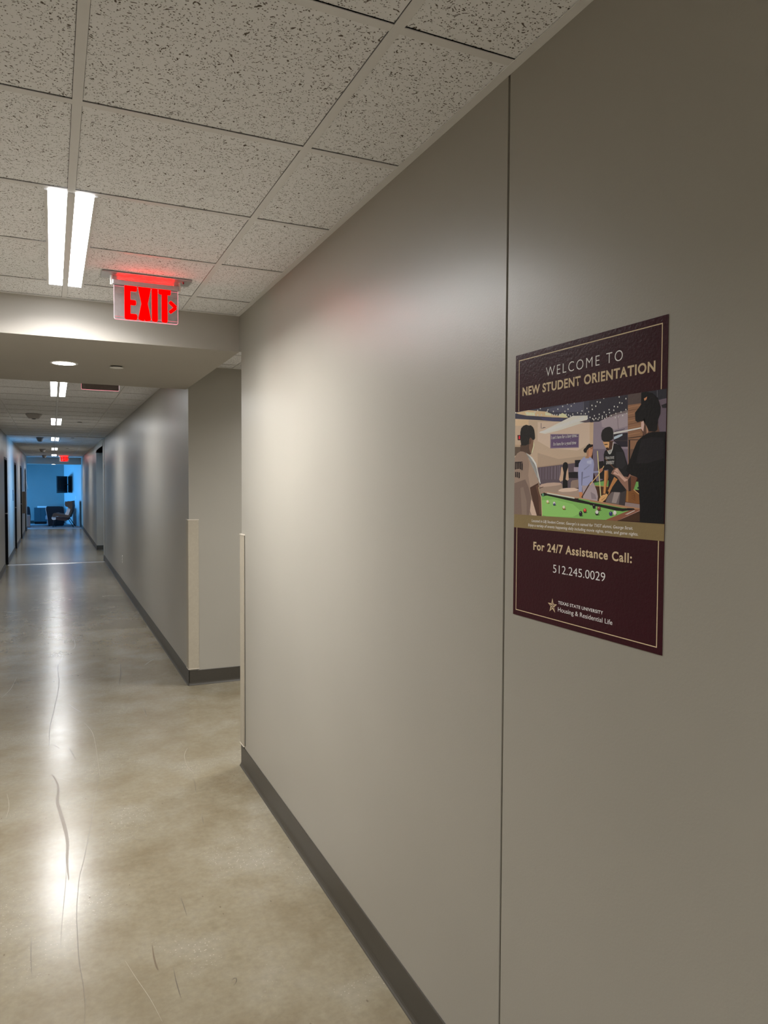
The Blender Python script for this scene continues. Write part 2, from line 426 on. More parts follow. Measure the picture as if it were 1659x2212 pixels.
# traced outlines of the printed photograph (red, green, blue, then x, y pairs in tenths of a millimetre on the poster)
INK_GAIN = 2.2
PHOTO_INK = [
    (160, 142, 125, 0, 4740, 2589, 4740, 2680, 3351, 0, 2352),
    (172, 155, 142, 866, 4440, 2600, 4317, 2610, 3878, 2236, 3750, 1321, 3840, 875, 4018),
    (176, 154, 128, 0, 4575, 527, 4520, 530, 4380, 0, 4420),
    (148, 130, 114, 881, 3753, 1620, 3593, 2616, 3639, 2619, 3486, 887, 3447),
    (165, 145, 125, 2600, 4295, 2720, 4296, 2731, 3850, 2611, 3856),
    (120, 110, 124, 2713, 4306, 3016, 4329, 3672, 4454, 3697, 3420, 2706, 3396),
    (138, 128, 138, 2935, 4307, 3279, 4399, 3660, 4428, 3667, 4152, 3312, 4105, 2965, 4184),
    (98, 88, 104, 2698, 3761, 3702, 3717, 3723, 3361, 2839, 3095, 2736, 3304),
    (52, 52, 66, 0, 4740, 929, 4740, 2647, 4740, 2658, 4312, 2341, 4327, 1441, 4411, 935, 4477, 0, 4583),
    (44, 42, 52, 2576, 4740, 3676, 4740, 3685, 4435, 3344, 4430, 3148, 4392, 2880, 4293, 2586, 4306),
    (70, 70, 88, 1236, 4701, 1596, 4718, 2390, 4738, 2395, 4535, 1758, 4572, 1304, 4633),
    (175, 155, 125, 1, 4722, 522, 4735, 1170, 4645, 1438, 4549, 1963, 4440, 1617, 4479, 1406, 4501, 863, 4569, 452, 4617, 116, 4684),
    (225, 205, 155, 377, 4705, 756, 4661, 758, 4597, 452, 4623),
    (222, 205, 158, 1137, 4637, 1338, 4589, 1356, 4541, 1138, 4570),
    (215, 195, 150, 1600, 4525, 1727, 4565, 1837, 4525, 1916, 4459, 1617, 4494),
    (58, 58, 88, 934, 4540, 1761, 4447, 1762, 4402, 1441, 4411, 1107, 4458),
    (100, 92, 96, 3148, 4392, 3344, 4420, 3660, 4450, 3661, 4401, 3358, 4383, 3202, 4350),
    (122, 90, 70, 3658, 4740, 4038, 4740, 4060, 3916, 3921, 3775, 3734, 3419, 3691, 3420),
    (72, 62, 62, 3658, 4740, 4038, 4740, 4009, 4544, 3664, 4543),
    (146, 110, 84, 3668, 4493, 3844, 4503, 3976, 4503, 3973, 4514, 3841, 4514, 3665, 4504),
    (92, 66, 52, 3669, 4429, 3845, 4440, 3977, 4441, 3975, 4451, 3843, 4450, 3666, 4440),
    (146, 110, 84, 3671, 4365, 3847, 4376, 3979, 4378, 3976, 4388, 3844, 4387, 3668, 4376),
    (92, 66, 52, 3672, 4301, 3848, 4313, 3980, 4315, 3978, 4326, 3846, 4324, 3669, 4312),
    (146, 110, 84, 3674, 4237, 3850, 4250, 3982, 4252, 3979, 4263, 3847, 4260, 3671, 4248),
    (92, 66, 52, 3676, 4173, 3851, 4186, 3983, 4189, 3981, 4200, 3849, 4197, 3672, 4184),
    (146, 110, 84, 3677, 4109, 3853, 4123, 3985, 4127, 3983, 4137, 3850, 4133, 3674, 4119),
    (92, 66, 52, 3679, 4045, 3855, 4060, 3986, 4064, 3984, 4074, 3852, 4070, 3675, 4055),
    (146, 110, 84, 3680, 3980, 3856, 3996, 3988, 4001, 3986, 4011, 3853, 4007, 3677, 3991),
    (40, 30, 30, 3679, 3929, 4094, 3948, 4095, 3934, 3679, 3915),
    (50, 40, 38, 3679, 3898, 4037, 3878, 4038, 3865, 3680, 3884),
    (32, 28, 28, 3698, 3883, 3738, 3881, 3749, 3419, 3710, 3420),
    (92, 70, 60, 3746, 3716, 3874, 3710, 3782, 3484, 3753, 3422),
    (35, 32, 42, 3295, 4024, 3670, 4027, 3677, 3760, 3500, 3768, 3298, 3887),
    (52, 44, 48, 3317, 3904, 3661, 3885, 3662, 3867, 3318, 3886),
    (150, 165, 215, 3303, 3969, 3418, 3998, 3533, 4014, 3533, 3982, 3420, 3944, 3304, 3918),
    (86, 76, 88, 4411, 4589, 4610, 4615, 4610, 3973, 4426, 3988),
    (38, 38, 46, 4003, 4740, 4610, 4740, 4610, 4573, 4445, 4560, 4251, 4648, 4007, 4649),
    (90, 90, 100, 4385, 4740, 4385, 4566, 4394, 4565, 4394, 4740),
    (33, 31, 36, 4492, 4462, 4610, 4483, 4610, 4400, 4516, 4410),
    (235, 230, 236, 3274, 4052, 4014, 4105, 4023, 4081, 3282, 4017),
    (30, 28, 35, 3313, 4077, 3593, 4107, 3594, 4098, 3313, 4067),
    (70, 64, 70, 3389, 4389, 3403, 4189, 3421, 4110, 3430, 4111, 3412, 4189, 3398, 4389),
    (190, 178, 174, 923, 4199, 2069, 4476, 2541, 4445, 2515, 4323, 1607, 4201, 1147, 4159),
    (72, 64, 72, 2282, 4336, 2599, 4364, 2600, 4302, 2458, 4307),
    (222, 224, 228, 923, 4213, 2368, 4431, 2456, 4412, 2370, 4363, 1113, 4184),
    (64, 58, 62, 984, 4410, 986, 4290, 1002, 4289, 999, 4409),
    (60, 55, 60, 994, 4284, 1093, 4310, 1178, 4297),
    (90, 90, 100, 2399, 4740, 2405, 4457, 2417, 4456, 2410, 4740),
    (112, 98, 116, 1328, 4146, 2277, 4087, 2276, 3807, 1331, 3831),
    (84, 68, 98, 1357, 4128, 2258, 4073, 2256, 3822, 1358, 3850),
    (45, 25, 30, 98, 4197, 215, 4190, 217, 4072, 110, 4078),
    (195, 40, 50, 146, 4177, 202, 4174, 204, 4097, 147, 4100),
    (150, 130, 110, 0, 3978, 281, 3962, 282, 3916, 0, 3931),
    (78, 66, 58, 0, 3928, 254, 3914, 257, 3799, 0, 3711),
    (78, 68, 77, 887, 3432, 1782, 3479, 2271, 3501, 2283, 2979, 1634, 2965, 966, 3014),
    (142, 122, 106, 870, 3451, 2166, 3517, 2167, 3495, 870, 3427),
    (100, 90, 104, 984, 3417, 984, 3162, 1000, 3162, 1000, 3417),
    (92, 82, 96, 1087, 3423, 1087, 3161, 1103, 3161, 1102, 3422),
    (104, 94, 108, 1189, 3428, 1189, 3161, 1205, 3161, 1204, 3428),
    (95, 85, 99, 1289, 3433, 1290, 3160, 1305, 3160, 1304, 3433),
    (112, 102, 116, 1389, 3439, 1390, 3160, 1405, 3160, 1404, 3438),
    (125, 115, 129, 1503, 3445, 1505, 3159, 1519, 3159, 1518, 3444),
    (105, 95, 109, 1592, 3450, 1594, 3159, 1608, 3158, 1607, 3449),
    (110, 100, 114, 1648, 3453, 1650, 3158, 1664, 3158, 1663, 3452),
    (22, 22, 30, 2158, 3554, 2344, 3555, 2318, 3408, 2168, 3409),
    (135, 125, 141, 2131, 3410, 2303, 3406, 2276, 3301, 2133, 3319),
    (25, 23, 28, 1934, 3304, 2268, 3311, 2271, 3179, 1937, 3187),
    (165, 140, 121, 1720, 3415, 1783, 3429, 1939, 3426, 1973, 3152, 1930, 3127, 1868, 3137, 1758, 3132, 1703, 3107, 1654, 3148, 1692, 3259),
    (18, 16, 20, 1760, 3419, 1782, 3494, 1820, 3518, 1867, 3522, 1914, 3506, 1938, 3465, 1940, 3406, 1895, 3317, 1868, 3157, 1930, 3132, 1941, 2977, 1774, 2976, 1781, 3158, 1802, 3298),
    (120, 103, 96, 2034, 2978, 2042, 3097, 2084, 3134, 2279, 3150, 2283, 2979),
    (132, 114, 104, 962, 3014, 1034, 3057, 1237, 3083, 1469, 3093, 1696, 3085, 1756, 3062, 1781, 2946, 1635, 2925, 1613, 2833, 969, 2856),
    (158, 137, 126, 966, 3016, 1034, 3054, 1237, 3082, 1469, 3092, 1696, 3084, 1747, 3062, 1649, 3035, 1389, 3010, 1138, 2994, 1018, 2991),
    (60, 42, 36, 963, 2974, 1104, 3002, 1111, 2992, 967, 2957),
    (140, 122, 112, 1612, 2894, 1635, 2933, 1730, 2961, 1903, 2977, 2148, 2980, 2313, 2955, 2332, 2765, 1613, 2853),
    (178, 158, 146, 1635, 2929, 1730, 2958, 1903, 2975, 2148, 2978, 2291, 2955, 2225, 2920, 2028, 2898, 1763, 2891, 1652, 2905),
    (95, 140, 80, 2755, 3095, 3030, 3132, 3309, 3131, 3973, 3102, 3983, 2948, 3220, 3002, 2785, 3024),
    (40, 58, 42, 2755, 3105, 3043, 3140, 3044, 3117, 2763, 3082),
    (60, 38, 26, 2771, 3024, 3234, 3002, 3240, 2735, 2868, 2727, 2800, 2953),
    (152, 116, 70, 2778, 3034, 3220, 3012, 3220, 2997, 2785, 3018),
    (106, 68, 38, 3627, 2950, 3856, 2961, 4015, 2866, 4019, 2686, 3633, 2724),
    (72, 44, 26, 3797, 2877, 3855, 2887, 3891, 2827, 3899, 2830, 3860, 2892, 3796, 2883),
    (72, 44, 26, 3798, 2846, 3856, 2850, 3892, 2801, 3900, 2804, 3861, 2855, 3797, 2852),
    (72, 44, 26, 3798, 2815, 3857, 2813, 3893, 2774, 3900, 2777, 3861, 2818, 3798, 2821),
    (72, 44, 26, 3798, 2784, 3858, 2776, 3894, 2747, 3900, 2751, 3862, 2781, 3800, 2790),
    (130, 92, 52, 3672, 2933, 3715, 2933, 3716, 2726, 3664, 2726),
    (170, 140, 95, 3856, 2965, 3990, 2883, 3991, 2867, 3850, 2950),
    (122, 107, 107, 3627, 2718, 4019, 2685, 4027, 2601, 3622, 2649),
    (235, 232, 225, 3235, 3090, 3233, 3079, 3227, 3071, 3218, 3067, 3207, 3067, 3197, 3071, 3190, 3080, 3188, 3090, 3190, 3100, 3196, 3109, 3206, 3113, 3216, 3113, 3226, 3109, 3233, 3100),
    (30, 30, 40, 3980, 2988, 3979, 2980, 3975, 2973, 3968, 2969, 3960, 2969, 3954, 2973, 3949, 2979, 3947, 2988, 3948, 2996, 3953, 3003, 3960, 3007, 3967, 3007, 3974, 3003, 3979, 2996),
    (104, 150, 80, 1039, 2799, 1243, 2813, 2230, 2694, 2638, 2646, 2638, 2638, 3401, 2547, 3580, 2544, 3705, 2566, 3749, 2559, 3116, 2356, 2645, 2352, 2645, 2352, 1237, 2352, 1066, 2352),
    (116, 162, 90, 1059, 2700, 1477, 2729, 2110, 2642, 2412, 2485, 2116, 2375, 1236, 2352, 1074, 2385),
    (150, 121, 101, 1004, 2865, 1242, 2893, 2317, 2786, 2636, 2753, 2637, 2723, 2258, 2757, 1242, 2870),
    (142, 107, 82, 2636, 2744, 2917, 2717, 3678, 2643, 4023, 2614, 4024, 2575, 3864, 2596, 3579, 2604, 2637, 2707),
    (168, 168, 160, 1242, 2873, 2167, 2783, 2168, 2752, 1243, 2843),
    (96, 142, 76, 2288, 2764, 2636, 2727, 2637, 2689, 2288, 2730),
    (96, 142, 76, 2637, 2709, 3579, 2607, 3692, 2606, 3567, 2594, 2637, 2686),
    (22, 24, 20, 1018, 2838, 1140, 2874, 1243, 2845, 2168, 2752, 2288, 2744, 2637, 2694, 2638, 2644, 2170, 2691, 1243, 2807, 1057, 2792),
    (22, 24, 20, 2637, 2690, 3566, 2598, 3864, 2607, 3865, 2584, 3568, 2540, 2639, 2636),
    (30, 24, 24, 2168, 2762, 2303, 2764, 2259, 2695, 2162, 2695),
    (112, 72, 56, 3096, 2352, 3743, 2563, 3889, 2592, 4024, 2591, 4024, 2563, 3432, 2355),
    (150, 120, 115, 3571, 2408, 4024, 2579, 4024, 2563, 3457, 2360),
    (160, 150, 150, 3632, 2483, 3877, 2572, 3902, 2564, 3707, 2486),
    (55, 36, 26, 3451, 2359, 4024, 2566, 4038, 2372),
    (15, 15, 18, 3692, 2606, 3864, 2607, 3901, 2586, 3779, 2567, 3705, 2582),
    (62, 98, 46, 1151, 2792, 1147, 2788, 1135, 2784, 1119, 2782, 1100, 2782, 1084, 2784, 1072, 2787, 1068, 2791, 1072, 2796, 1083, 2799, 1100, 2801, 1118, 2802, 1135, 2800, 1146, 2797),
    (72, 118, 92, 1133, 2821, 1130, 2806, 1120, 2793, 1105, 2786, 1088, 2786, 1073, 2793, 1062, 2805, 1058, 2820, 1061, 2836, 1072, 2848, 1086, 2856, 1103, 2856, 1118, 2849, 1129, 2837),
    (240, 240, 235, 1095, 2839, 1093, 2835, 1088, 2833, 1082, 2834, 1080, 2838, 1082, 2843, 1088, 2844, 1093, 2843),
    (62, 98, 46, 1337, 2640, 1332, 2635, 1318, 2631, 1296, 2628, 1272, 2628, 1251, 2629, 1236, 2633, 1231, 2637, 1236, 2642, 1251, 2646, 1272, 2649, 1296, 2650, 1317, 2648, 1332, 2645),
    (150, 140, 80, 1315, 2672, 1310, 2654, 1297, 2640, 1278, 2632, 1256, 2632, 1237, 2639, 1223, 2652, 1218, 2669, 1222, 2687, 1235, 2701, 1255, 2709, 1276, 2709, 1296, 2702, 1310, 2689),
    (226, 218, 158, 1304, 2681, 1300, 2669, 1289, 2659, 1273, 2654, 1255, 2653, 1239, 2658, 1228, 2668, 1224, 2680, 1228, 2692, 1238, 2701, 1254, 2707, 1272, 2707, 1288, 2702, 1299, 2693),
    (240, 240, 235, 1266, 2690, 1263, 2686, 1256, 2684, 1249, 2685, 1247, 2690, 1249, 2694, 1256, 2696, 1263, 2695),
    (62, 98, 46, 1570, 2603, 1565, 2598, 1550, 2594, 1529, 2591, 1505, 2590, 1483, 2592, 1468, 2595, 1463, 2601, 1468, 2606, 1483, 2611, 1505, 2613, 1528, 2614, 1550, 2612, 1565, 2609),
    (35, 40, 70, 1548, 2638, 1543, 2619, 1530, 2604, 1511, 2595, 1489, 2595, 1469, 2602, 1455, 2617, 1450, 2636, 1454, 2654, 1468, 2670, 1487, 2679, 1509, 2679, 1529, 2671, 1542, 2657),
    (225, 225, 220, 1536, 2649, 1533, 2635, 1522, 2625, 1506, 2618, 1488, 2618, 1472, 2623, 1460, 2634, 1456, 2647, 1460, 2660, 1471, 2671, 1487, 2677, 1504, 2677, 1521, 2672, 1532, 2661),
    (240, 240, 235, 1498, 2658, 1496, 2653, 1489, 2651, 1482, 2653, 1479, 2658, 1482, 2663, 1488, 2665, 1495, 2663),
    (40, 45, 90, 1519, 2627, 1517, 2616, 1512, 2608, 1504, 2603, 1495, 2603, 1487, 2607, 1482, 2615, 1479, 2626, 1481, 2637, 1486, 2646, 1494, 2650, 1503, 2651, 1511, 2646, 1516, 2638),
    (62, 98, 46, 1902, 2524, 1896, 2518, 1880, 2513, 1858, 2510, 1832, 2509, 1810, 2511, 1794, 2515, 1788, 2520, 1793, 2526, 1809, 2531, 1832, 2534, 1857, 2535, 1880, 2533, 1896, 2529),
    (120, 85, 40, 1878, 2561, 1873, 2541, 1859, 2524, 1838, 2515, 1815, 2514, 1794, 2522, 1779, 2538, 1774, 2558, 1779, 2578, 1793, 2595, 1813, 2604, 1836, 2605, 1857, 2597, 1872, 2581),
    (222, 205, 160, 1865, 2572, 1862, 2558, 1850, 2546, 1833, 2540, 1814, 2539, 1797, 2545, 1785, 2556, 1780, 2570, 1784, 2584, 1796, 2596, 1813, 2602, 1832, 2603, 1849, 2597, 1861, 2586),
    (240, 240, 235, 1825, 2583, 1822, 2577, 1815, 2575, 1808, 2577, 1805, 2582, 1808, 2587, 1815, 2590, 1822, 2588),
    (62, 98, 46, 2575, 2482, 2570, 2476, 2554, 2470, 2531, 2467, 2506, 2466, 2482, 2468, 2466, 2472, 2461, 2478, 2466, 2484, 2482, 2489, 2505, 2492, 2530, 2493, 2553, 2492, 2569, 2487),
    (40, 22, 22, 2551, 2520, 2546, 2499, 2532, 2482, 2512, 2472, 2488, 2471, 2467, 2480, 2452, 2496, 2447, 2517, 2451, 2538, 2465, 2555, 2486, 2565, 2509, 2566, 2530, 2557, 2545, 2541),
    (196, 66, 48, 2539, 2532, 2535, 2517, 2523, 2505, 2506, 2498, 2487, 2497, 2470, 2503, 2458, 2515, 2453, 2529, 2457, 2544, 2469, 2556, 2486, 2563, 2505, 2564, 2522, 2558, 2534, 2547),
    (240, 240, 235, 2498, 2543, 2495, 2537, 2488, 2535, 2481, 2537, 2477, 2542, 2480, 2548, 2488, 2550, 2495, 2548),
    (62, 98, 46, 2446, 2410, 2441, 2403, 2425, 2397, 2402, 2394, 2376, 2393, 2352, 2395, 2336, 2399, 2330, 2406, 2336, 2412, 2352, 2418, 2375, 2422, 2401, 2423, 2424, 2421, 2440, 2417),
    (26, 26, 34, 2422, 2454, 2417, 2430, 2403, 2411, 2382, 2399, 2358, 2398, 2337, 2408, 2321, 2426, 2316, 2450, 2320, 2474, 2335, 2493, 2356, 2505, 2379, 2505, 2401, 2496, 2416, 2477),
    (240, 240, 235, 2368, 2479, 2365, 2473, 2358, 2470, 2350, 2472, 2347, 2478, 2350, 2485, 2357, 2488, 2365, 2485),
    (62, 98, 46, 2838, 2577, 2833, 2571, 2819, 2566, 2799, 2563, 2777, 2562, 2756, 2564, 2742, 2569, 2737, 2574, 2742, 2580, 2756, 2585, 2776, 2588, 2799, 2589, 2819, 2587, 2833, 2583),
    (24, 20, 24, 2817, 2616, 2813, 2595, 2800, 2578, 2782, 2568, 2761, 2568, 2742, 2576, 2729, 2592, 2724, 2613, 2728, 2634, 2741, 2651, 2759, 2660, 2780, 2661, 2798, 2652, 2812, 2636),
    (240, 240, 235, 2770, 2638, 2767, 2633, 2761, 2630, 2754, 2632, 2751, 2637, 2754, 2643, 2761, 2645, 2767, 2643),
    (62, 98, 46, 2992, 2539, 2987, 2533, 2971, 2528, 2948, 2525, 2923, 2524, 2899, 2526, 2883, 2529, 2878, 2535, 2883, 2540, 2899, 2545, 2922, 2549, 2948, 2549, 2971, 2548, 2987, 2544),
    (60, 30, 30, 2968, 2575, 2963, 2555, 2949, 2539, 2929, 2529, 2905, 2529, 2884, 2537, 2869, 2552, 2864, 2572, 2868, 2591, 2882, 2608, 2903, 2617, 2927, 2617, 2948, 2609, 2962, 2594),
    (120, 62, 50, 2956, 2586, 2952, 2572, 2940, 2560, 2923, 2554, 2904, 2553, 2887, 2559, 2875, 2569, 2870, 2583, 2874, 2597, 2886, 2608, 2903, 2615, 2922, 2615, 2939, 2610, 2951, 2599),
    (240, 240, 235, 2915, 2596, 2912, 2591, 2905, 2588, 2898, 2590, 2894, 2595, 2897, 2600, 2905, 2603, 2912, 2601),
    (62, 98, 46, 2941, 2449, 2935, 2442, 2918, 2436, 2894, 2433, 2867, 2432, 2842, 2433, 2825, 2438, 2819, 2444, 2825, 2451, 2842, 2457, 2866, 2460, 2893, 2461, 2918, 2460, 2935, 2455),
    (28, 30, 28, 2915, 2491, 2910, 2468, 2895, 2449, 2873, 2438, 2849, 2437, 2826, 2446, 2810, 2464, 2804, 2487, 2809, 2510, 2824, 2529, 2846, 2540, 2871, 2541, 2893, 2532, 2909, 2514),
    (205, 208, 190, 2902, 2504, 2898, 2488, 2886, 2474, 2868, 2467, 2847, 2466, 2829, 2472, 2816, 2485, 2811, 2501, 2815, 2517, 2828, 2530, 2846, 2538, 2866, 2539, 2884, 2532, 2897, 2520),
    (240, 240, 235, 2859, 2516, 2856, 2510, 2848, 2507, 2840, 2509, 2837, 2515, 2840, 2521, 2848, 2524, 2856, 2521),
    (62, 98, 46, 3327, 2453, 3322, 2448, 3306, 2443, 3285, 2440, 3260, 2439, 3238, 2440, 3222, 2444, 3217, 2449, 3222, 2454, 3237, 2459, 3259, 2462, 3284, 2463, 3306, 2462, 3321, 2458),
    (44, 48, 92, 3304, 2487, 3299, 2468, 3286, 2453, 3266, 2444, 3244, 2443, 3223, 2451, 3209, 2465, 3203, 2483, 3208, 2502, 3222, 2517, 3242, 2526, 3264, 2527, 3284, 2519, 3298, 2505),
    (240, 240, 235, 3253, 2506, 3250, 2501, 3243, 2499, 3236, 2501, 3233, 2505, 3236, 2510, 3243, 2513, 3250, 2511),
    (62, 98, 46, 3432, 2471, 3427, 2466, 3413, 2461, 3392, 2458, 3369, 2457, 3349, 2458, 3334, 2462, 3329, 2467, 3334, 2473, 3348, 2478, 3369, 2481, 3392, 2482, 3412, 2480, 3427, 2476),
    (170, 165, 150, 3410, 2506, 3406, 2487, 3393, 2471, 3375, 2462, 3354, 2461, 3335, 2469, 3321, 2484, 3316, 2503, 3321, 2522, 3333, 2538, 3352, 2547, 3373, 2548, 3392, 2540, 3405, 2525),
    (226, 224, 212, 3399, 2517, 3395, 2503, 3385, 2492, 3370, 2486, 3353, 2485, 3337, 2491, 3326, 2501, 3322, 2514, 3326, 2528, 3336, 2539, 3351, 2545, 3369, 2546, 3384, 2540, 3395, 2530),
    (240, 240, 235, 3363, 2527, 3360, 2522, 3354, 2519, 3347, 2521, 3344, 2526, 3347, 2531, 3353, 2533, 3360, 2531),
    (70, 55, 48, 225, 3965, 410, 3988, 735, 3972, 686, 3761, 598, 3721, 451, 3768, 210, 3801),
    (104, 79, 65, 589, 4140, 716, 4047, 754, 3939, 690, 3782, 615, 3751, 558, 3873),
    (228, 194, 152, 725, 4026, 757, 3939, 697, 3776, 642, 3736, 668, 3804, 719, 3919),
    (30, 28, 28, 212, 4250, 245, 4346, 328, 4395, 438, 4412, 548, 4384, 620, 4386, 701, 4336, 747, 4269, 770, 4172, 777, 4087, 751, 4051, 680, 4055, 644, 4094, 590, 4108, 577, 4044, 574, 3969, 411, 3939, 254, 3947, 219, 4096),
    (85, 62, 52, 563, 4072, 607, 4115, 655, 4059, 614, 3962, 567, 3964),
    (122, 105, 95, 0, 3668, 97, 3774, 228, 3813, 340, 3803, 470, 3762, 689, 3645, 833, 3513, 925, 3310, 1003, 3067, 947, 3076, 613, 2979, 651, 2863, 746, 2618, 897, 2352, 0, 2352, 0, 3101),
    (98, 83, 77, 0, 3078, 427, 3165, 559, 2992, 634, 2831, 692, 2638, 590, 2352, 0, 2352),
    (110, 95, 87, 246, 2968, 357, 2991, 492, 2666, 499, 2352, 315, 2352),
    (136, 118, 106, 470, 3758, 689, 3643, 833, 3513, 938, 3093, 617, 2986, 544, 3251, 575, 3530),
    (226, 216, 202, 448, 3774, 689, 3658, 837, 3523, 1010, 3069, 975, 3075, 862, 3385, 751, 3552, 598, 3685),
    (165, 145, 132, 664, 2713, 764, 2619, 889, 2352, 698, 2352, 624, 2454),
    (62, 42, 35, 613, 2979, 923, 3082, 971, 2919, 1043, 2783, 1080, 2352, 884, 2352, 750, 2618, 656, 2831),
    (82, 58, 47, 826, 3014, 923, 3056, 968, 2909, 1023, 2772, 1048, 2384, 979, 2381, 936, 2771),
    (195, 165, 132, 926, 2992, 949, 2907, 1028, 2761, 1066, 2352, 1083, 2352, 1045, 2763, 966, 2910, 944, 2994),
    (140, 105, 85, 2507, 3749, 2612, 3806, 2670, 3789, 2675, 3561, 2496, 3595, 2531, 3642),
    (162, 117, 92, 2582, 3839, 2675, 3829, 2699, 3814, 2707, 3728, 2687, 3634, 2616, 3599, 2588, 3599),
    (70, 45, 38, 2641, 3779, 2683, 3779, 2681, 3766, 2641, 3763),
    (22, 18, 20, 2424, 3752, 2456, 3784, 2484, 3793, 2541, 3848, 2610, 3868, 2697, 3835, 2684, 3798, 2599, 3788, 2536, 3743, 2515, 3695, 2458, 3698, 2435, 3718),
    (22, 18, 20, 2582, 3877, 2653, 3850, 2696, 3824, 2654, 3814, 2583, 3829),
    (130, 134, 168, 2459, 3619, 2496, 3577, 2675, 3586, 2688, 3024, 2400, 3028, 2403, 2897, 2300, 2896, 2268, 3292, 2286, 3477, 2358, 3562),
    (130, 134, 168, 2602, 3612, 2674, 3581, 2734, 3537, 2756, 3446, 2739, 3304, 2732, 3190, 2713, 3105, 2615, 3033),
    (112, 115, 148, 2451, 3366, 2620, 3449, 2620, 3430, 2458, 3337),
    (108, 111, 144, 2425, 3193, 2625, 3229, 2625, 3210, 2426, 3164),
    (150, 154, 186, 2534, 3528, 2676, 3543, 2678, 3457, 2535, 3480),
    (88, 90, 120, 2379, 3300, 2420, 3314, 2400, 3028, 2379, 3028),
    (142, 130, 137, 2400, 3026, 2688, 3027, 2694, 2743, 2435, 2772),
    (142, 130, 137, 2615, 3036, 2713, 3105, 2756, 3076, 2843, 2925, 2881, 2813, 2870, 2722, 2622, 2743),
    (118, 107, 115, 2661, 2905, 2803, 2849, 2847, 2755, 2692, 2762),
    (166, 111, 76, 2311, 2896, 2406, 2897, 2424, 2844, 2394, 2783, 2332, 2782),
    (58, 34, 28, 2413, 2785, 2617, 3027, 2699, 3098, 2673, 3112, 2588, 3039, 2383, 2796),
    (25, 22, 26, 2898, 3506, 3021, 3514, 3050, 3420, 3043, 3151, 2906, 3170, 2860, 3359),
    (120, 124, 158, 2733, 3314, 2923, 3320, 2934, 3290, 2737, 3281),
    (186, 152, 108, 2638, 3035, 2906, 3250, 3053, 3412, 3034, 3420, 2888, 3260, 2620, 3045),
    (146, 100, 80, 2918, 3353, 2970, 3376, 3020, 3345, 2988, 3308, 2945, 3281, 2910, 3302),
    (90, 82, 84, 3288, 2920, 3508, 2922, 3659, 2941, 3631, 2649, 3463, 2669, 3101, 2703, 3165, 2817),
    (52, 47, 50, 3508, 2922, 3669, 2941, 3631, 2647, 3469, 2668),
    (128, 118, 118, 3341, 2907, 3496, 2904, 3398, 2688, 3274, 2699),
    (24, 24, 28, 3029, 3635, 3057, 3708, 3163, 3750, 3293, 3836, 3371, 3839, 3487, 3781, 3579, 3669, 3685, 3415, 3748, 3342, 3678, 3183, 3653, 2932, 3521, 2900, 3288, 2906, 3162, 2928, 3178, 3095, 3166, 3344, 3050, 3335),
    (34, 33, 38, 3374, 3677, 3553, 3670, 3647, 3425, 3536, 3346, 3381, 3386),
    (152, 106, 76, 2996, 3893, 3159, 3903, 3298, 3887, 3300, 3804, 3230, 3707, 3138, 3692, 3069, 3788),
    (66, 45, 38, 3173, 3893, 3298, 3887, 3294, 3786, 3204, 3689, 3144, 3710, 3152, 3784),
    (196, 140, 98, 3002, 3882, 3066, 3894, 3180, 3873, 3178, 3801, 3163, 3760, 3144, 3710, 3096, 3759, 3041, 3817),
    (44, 30, 26, 3083, 3764, 3129, 3776, 3156, 3765, 3163, 3735, 3148, 3712, 3103, 3734),
    (30, 22, 20, 3040, 3840, 3134, 3842, 3135, 3826, 3048, 3824),
    (28, 26, 30, 2946, 4013, 2954, 4063, 2980, 4118, 3060, 4160, 3126, 4172, 3193, 4170, 3260, 4131, 3288, 4052, 3285, 3933, 3245, 3910, 3160, 3883, 3026, 3887, 2964, 3932),
    (205, 195, 185, 3132, 3709, 3158, 3656, 3200, 3633, 3239, 3658, 3277, 3731, 3300, 3867, 3283, 3870, 3261, 3734, 3224, 3664, 3198, 3645, 3173, 3661, 3148, 3712),
    (167, 117, 72, 3059, 3323, 3162, 3321, 3171, 3187, 3117, 3002, 3090, 2862, 3033, 2866, 3046, 3039, 3053, 3188),
    (130, 88, 54, 3128, 3322, 3162, 3321, 3171, 3187, 3117, 3002, 3096, 2909, 3100, 3039),
    (150, 105, 65, 3334, 3199, 3426, 3149, 3286, 3003, 3187, 2850, 3137, 2886, 3182, 2956, 3271, 3104),
    (190, 141, 96, 2916, 2757, 2969, 2823, 3050, 2853, 3097, 2864, 3146, 2882, 3173, 2852, 3113, 2770, 3013, 2704, 2910, 2713),
    (150, 105, 70, 2971, 2744, 3092, 2807, 3100, 2797, 2998, 2735),
    (20, 20, 22, 3122, 2928, 3189, 2910, 3174, 2850, 3128, 2870),
    (30, 24, 24, 3034, 2860, 3092, 2851, 3096, 2864, 3038, 2873),
    (202, 172, 128, 2833, 3717, 2875, 3377, 2950, 2808, 2975, 2810, 2900, 3378, 2858, 3717),
    (82, 60, 52, 4087, 4260, 4422, 4140, 4465, 3985, 4268, 3972, 4153, 3945, 4107, 3917, 4015, 4057, 4015, 4205),
    (176, 150, 144, 4015, 4197, 4076, 4218, 4092, 4147, 4072, 4019, 4016, 4079),
    (150, 115, 95, 4136, 4144, 4154, 4143, 4198, 4011, 4158, 3966),
    (120, 90, 79, 3241, 3260, 3279, 3314, 3356, 3370, 3436, 3368, 3450, 3294, 3538, 3238, 3602, 3202, 3703, 3192, 3750, 3258, 3812, 3244, 3947, 3181, 3856, 2961, 3734, 2922, 3658, 2958, 3504, 3094, 3412, 3192, 3333, 3230),
    (88, 56, 42, 3776, 3218, 3947, 3181, 3856, 2961, 3771, 2929),
    (168, 137, 127, 3356, 3357, 3431, 3357, 3443, 3285, 3616, 3175, 3710, 3138, 3617, 3103, 3463, 3216, 3306, 3259),
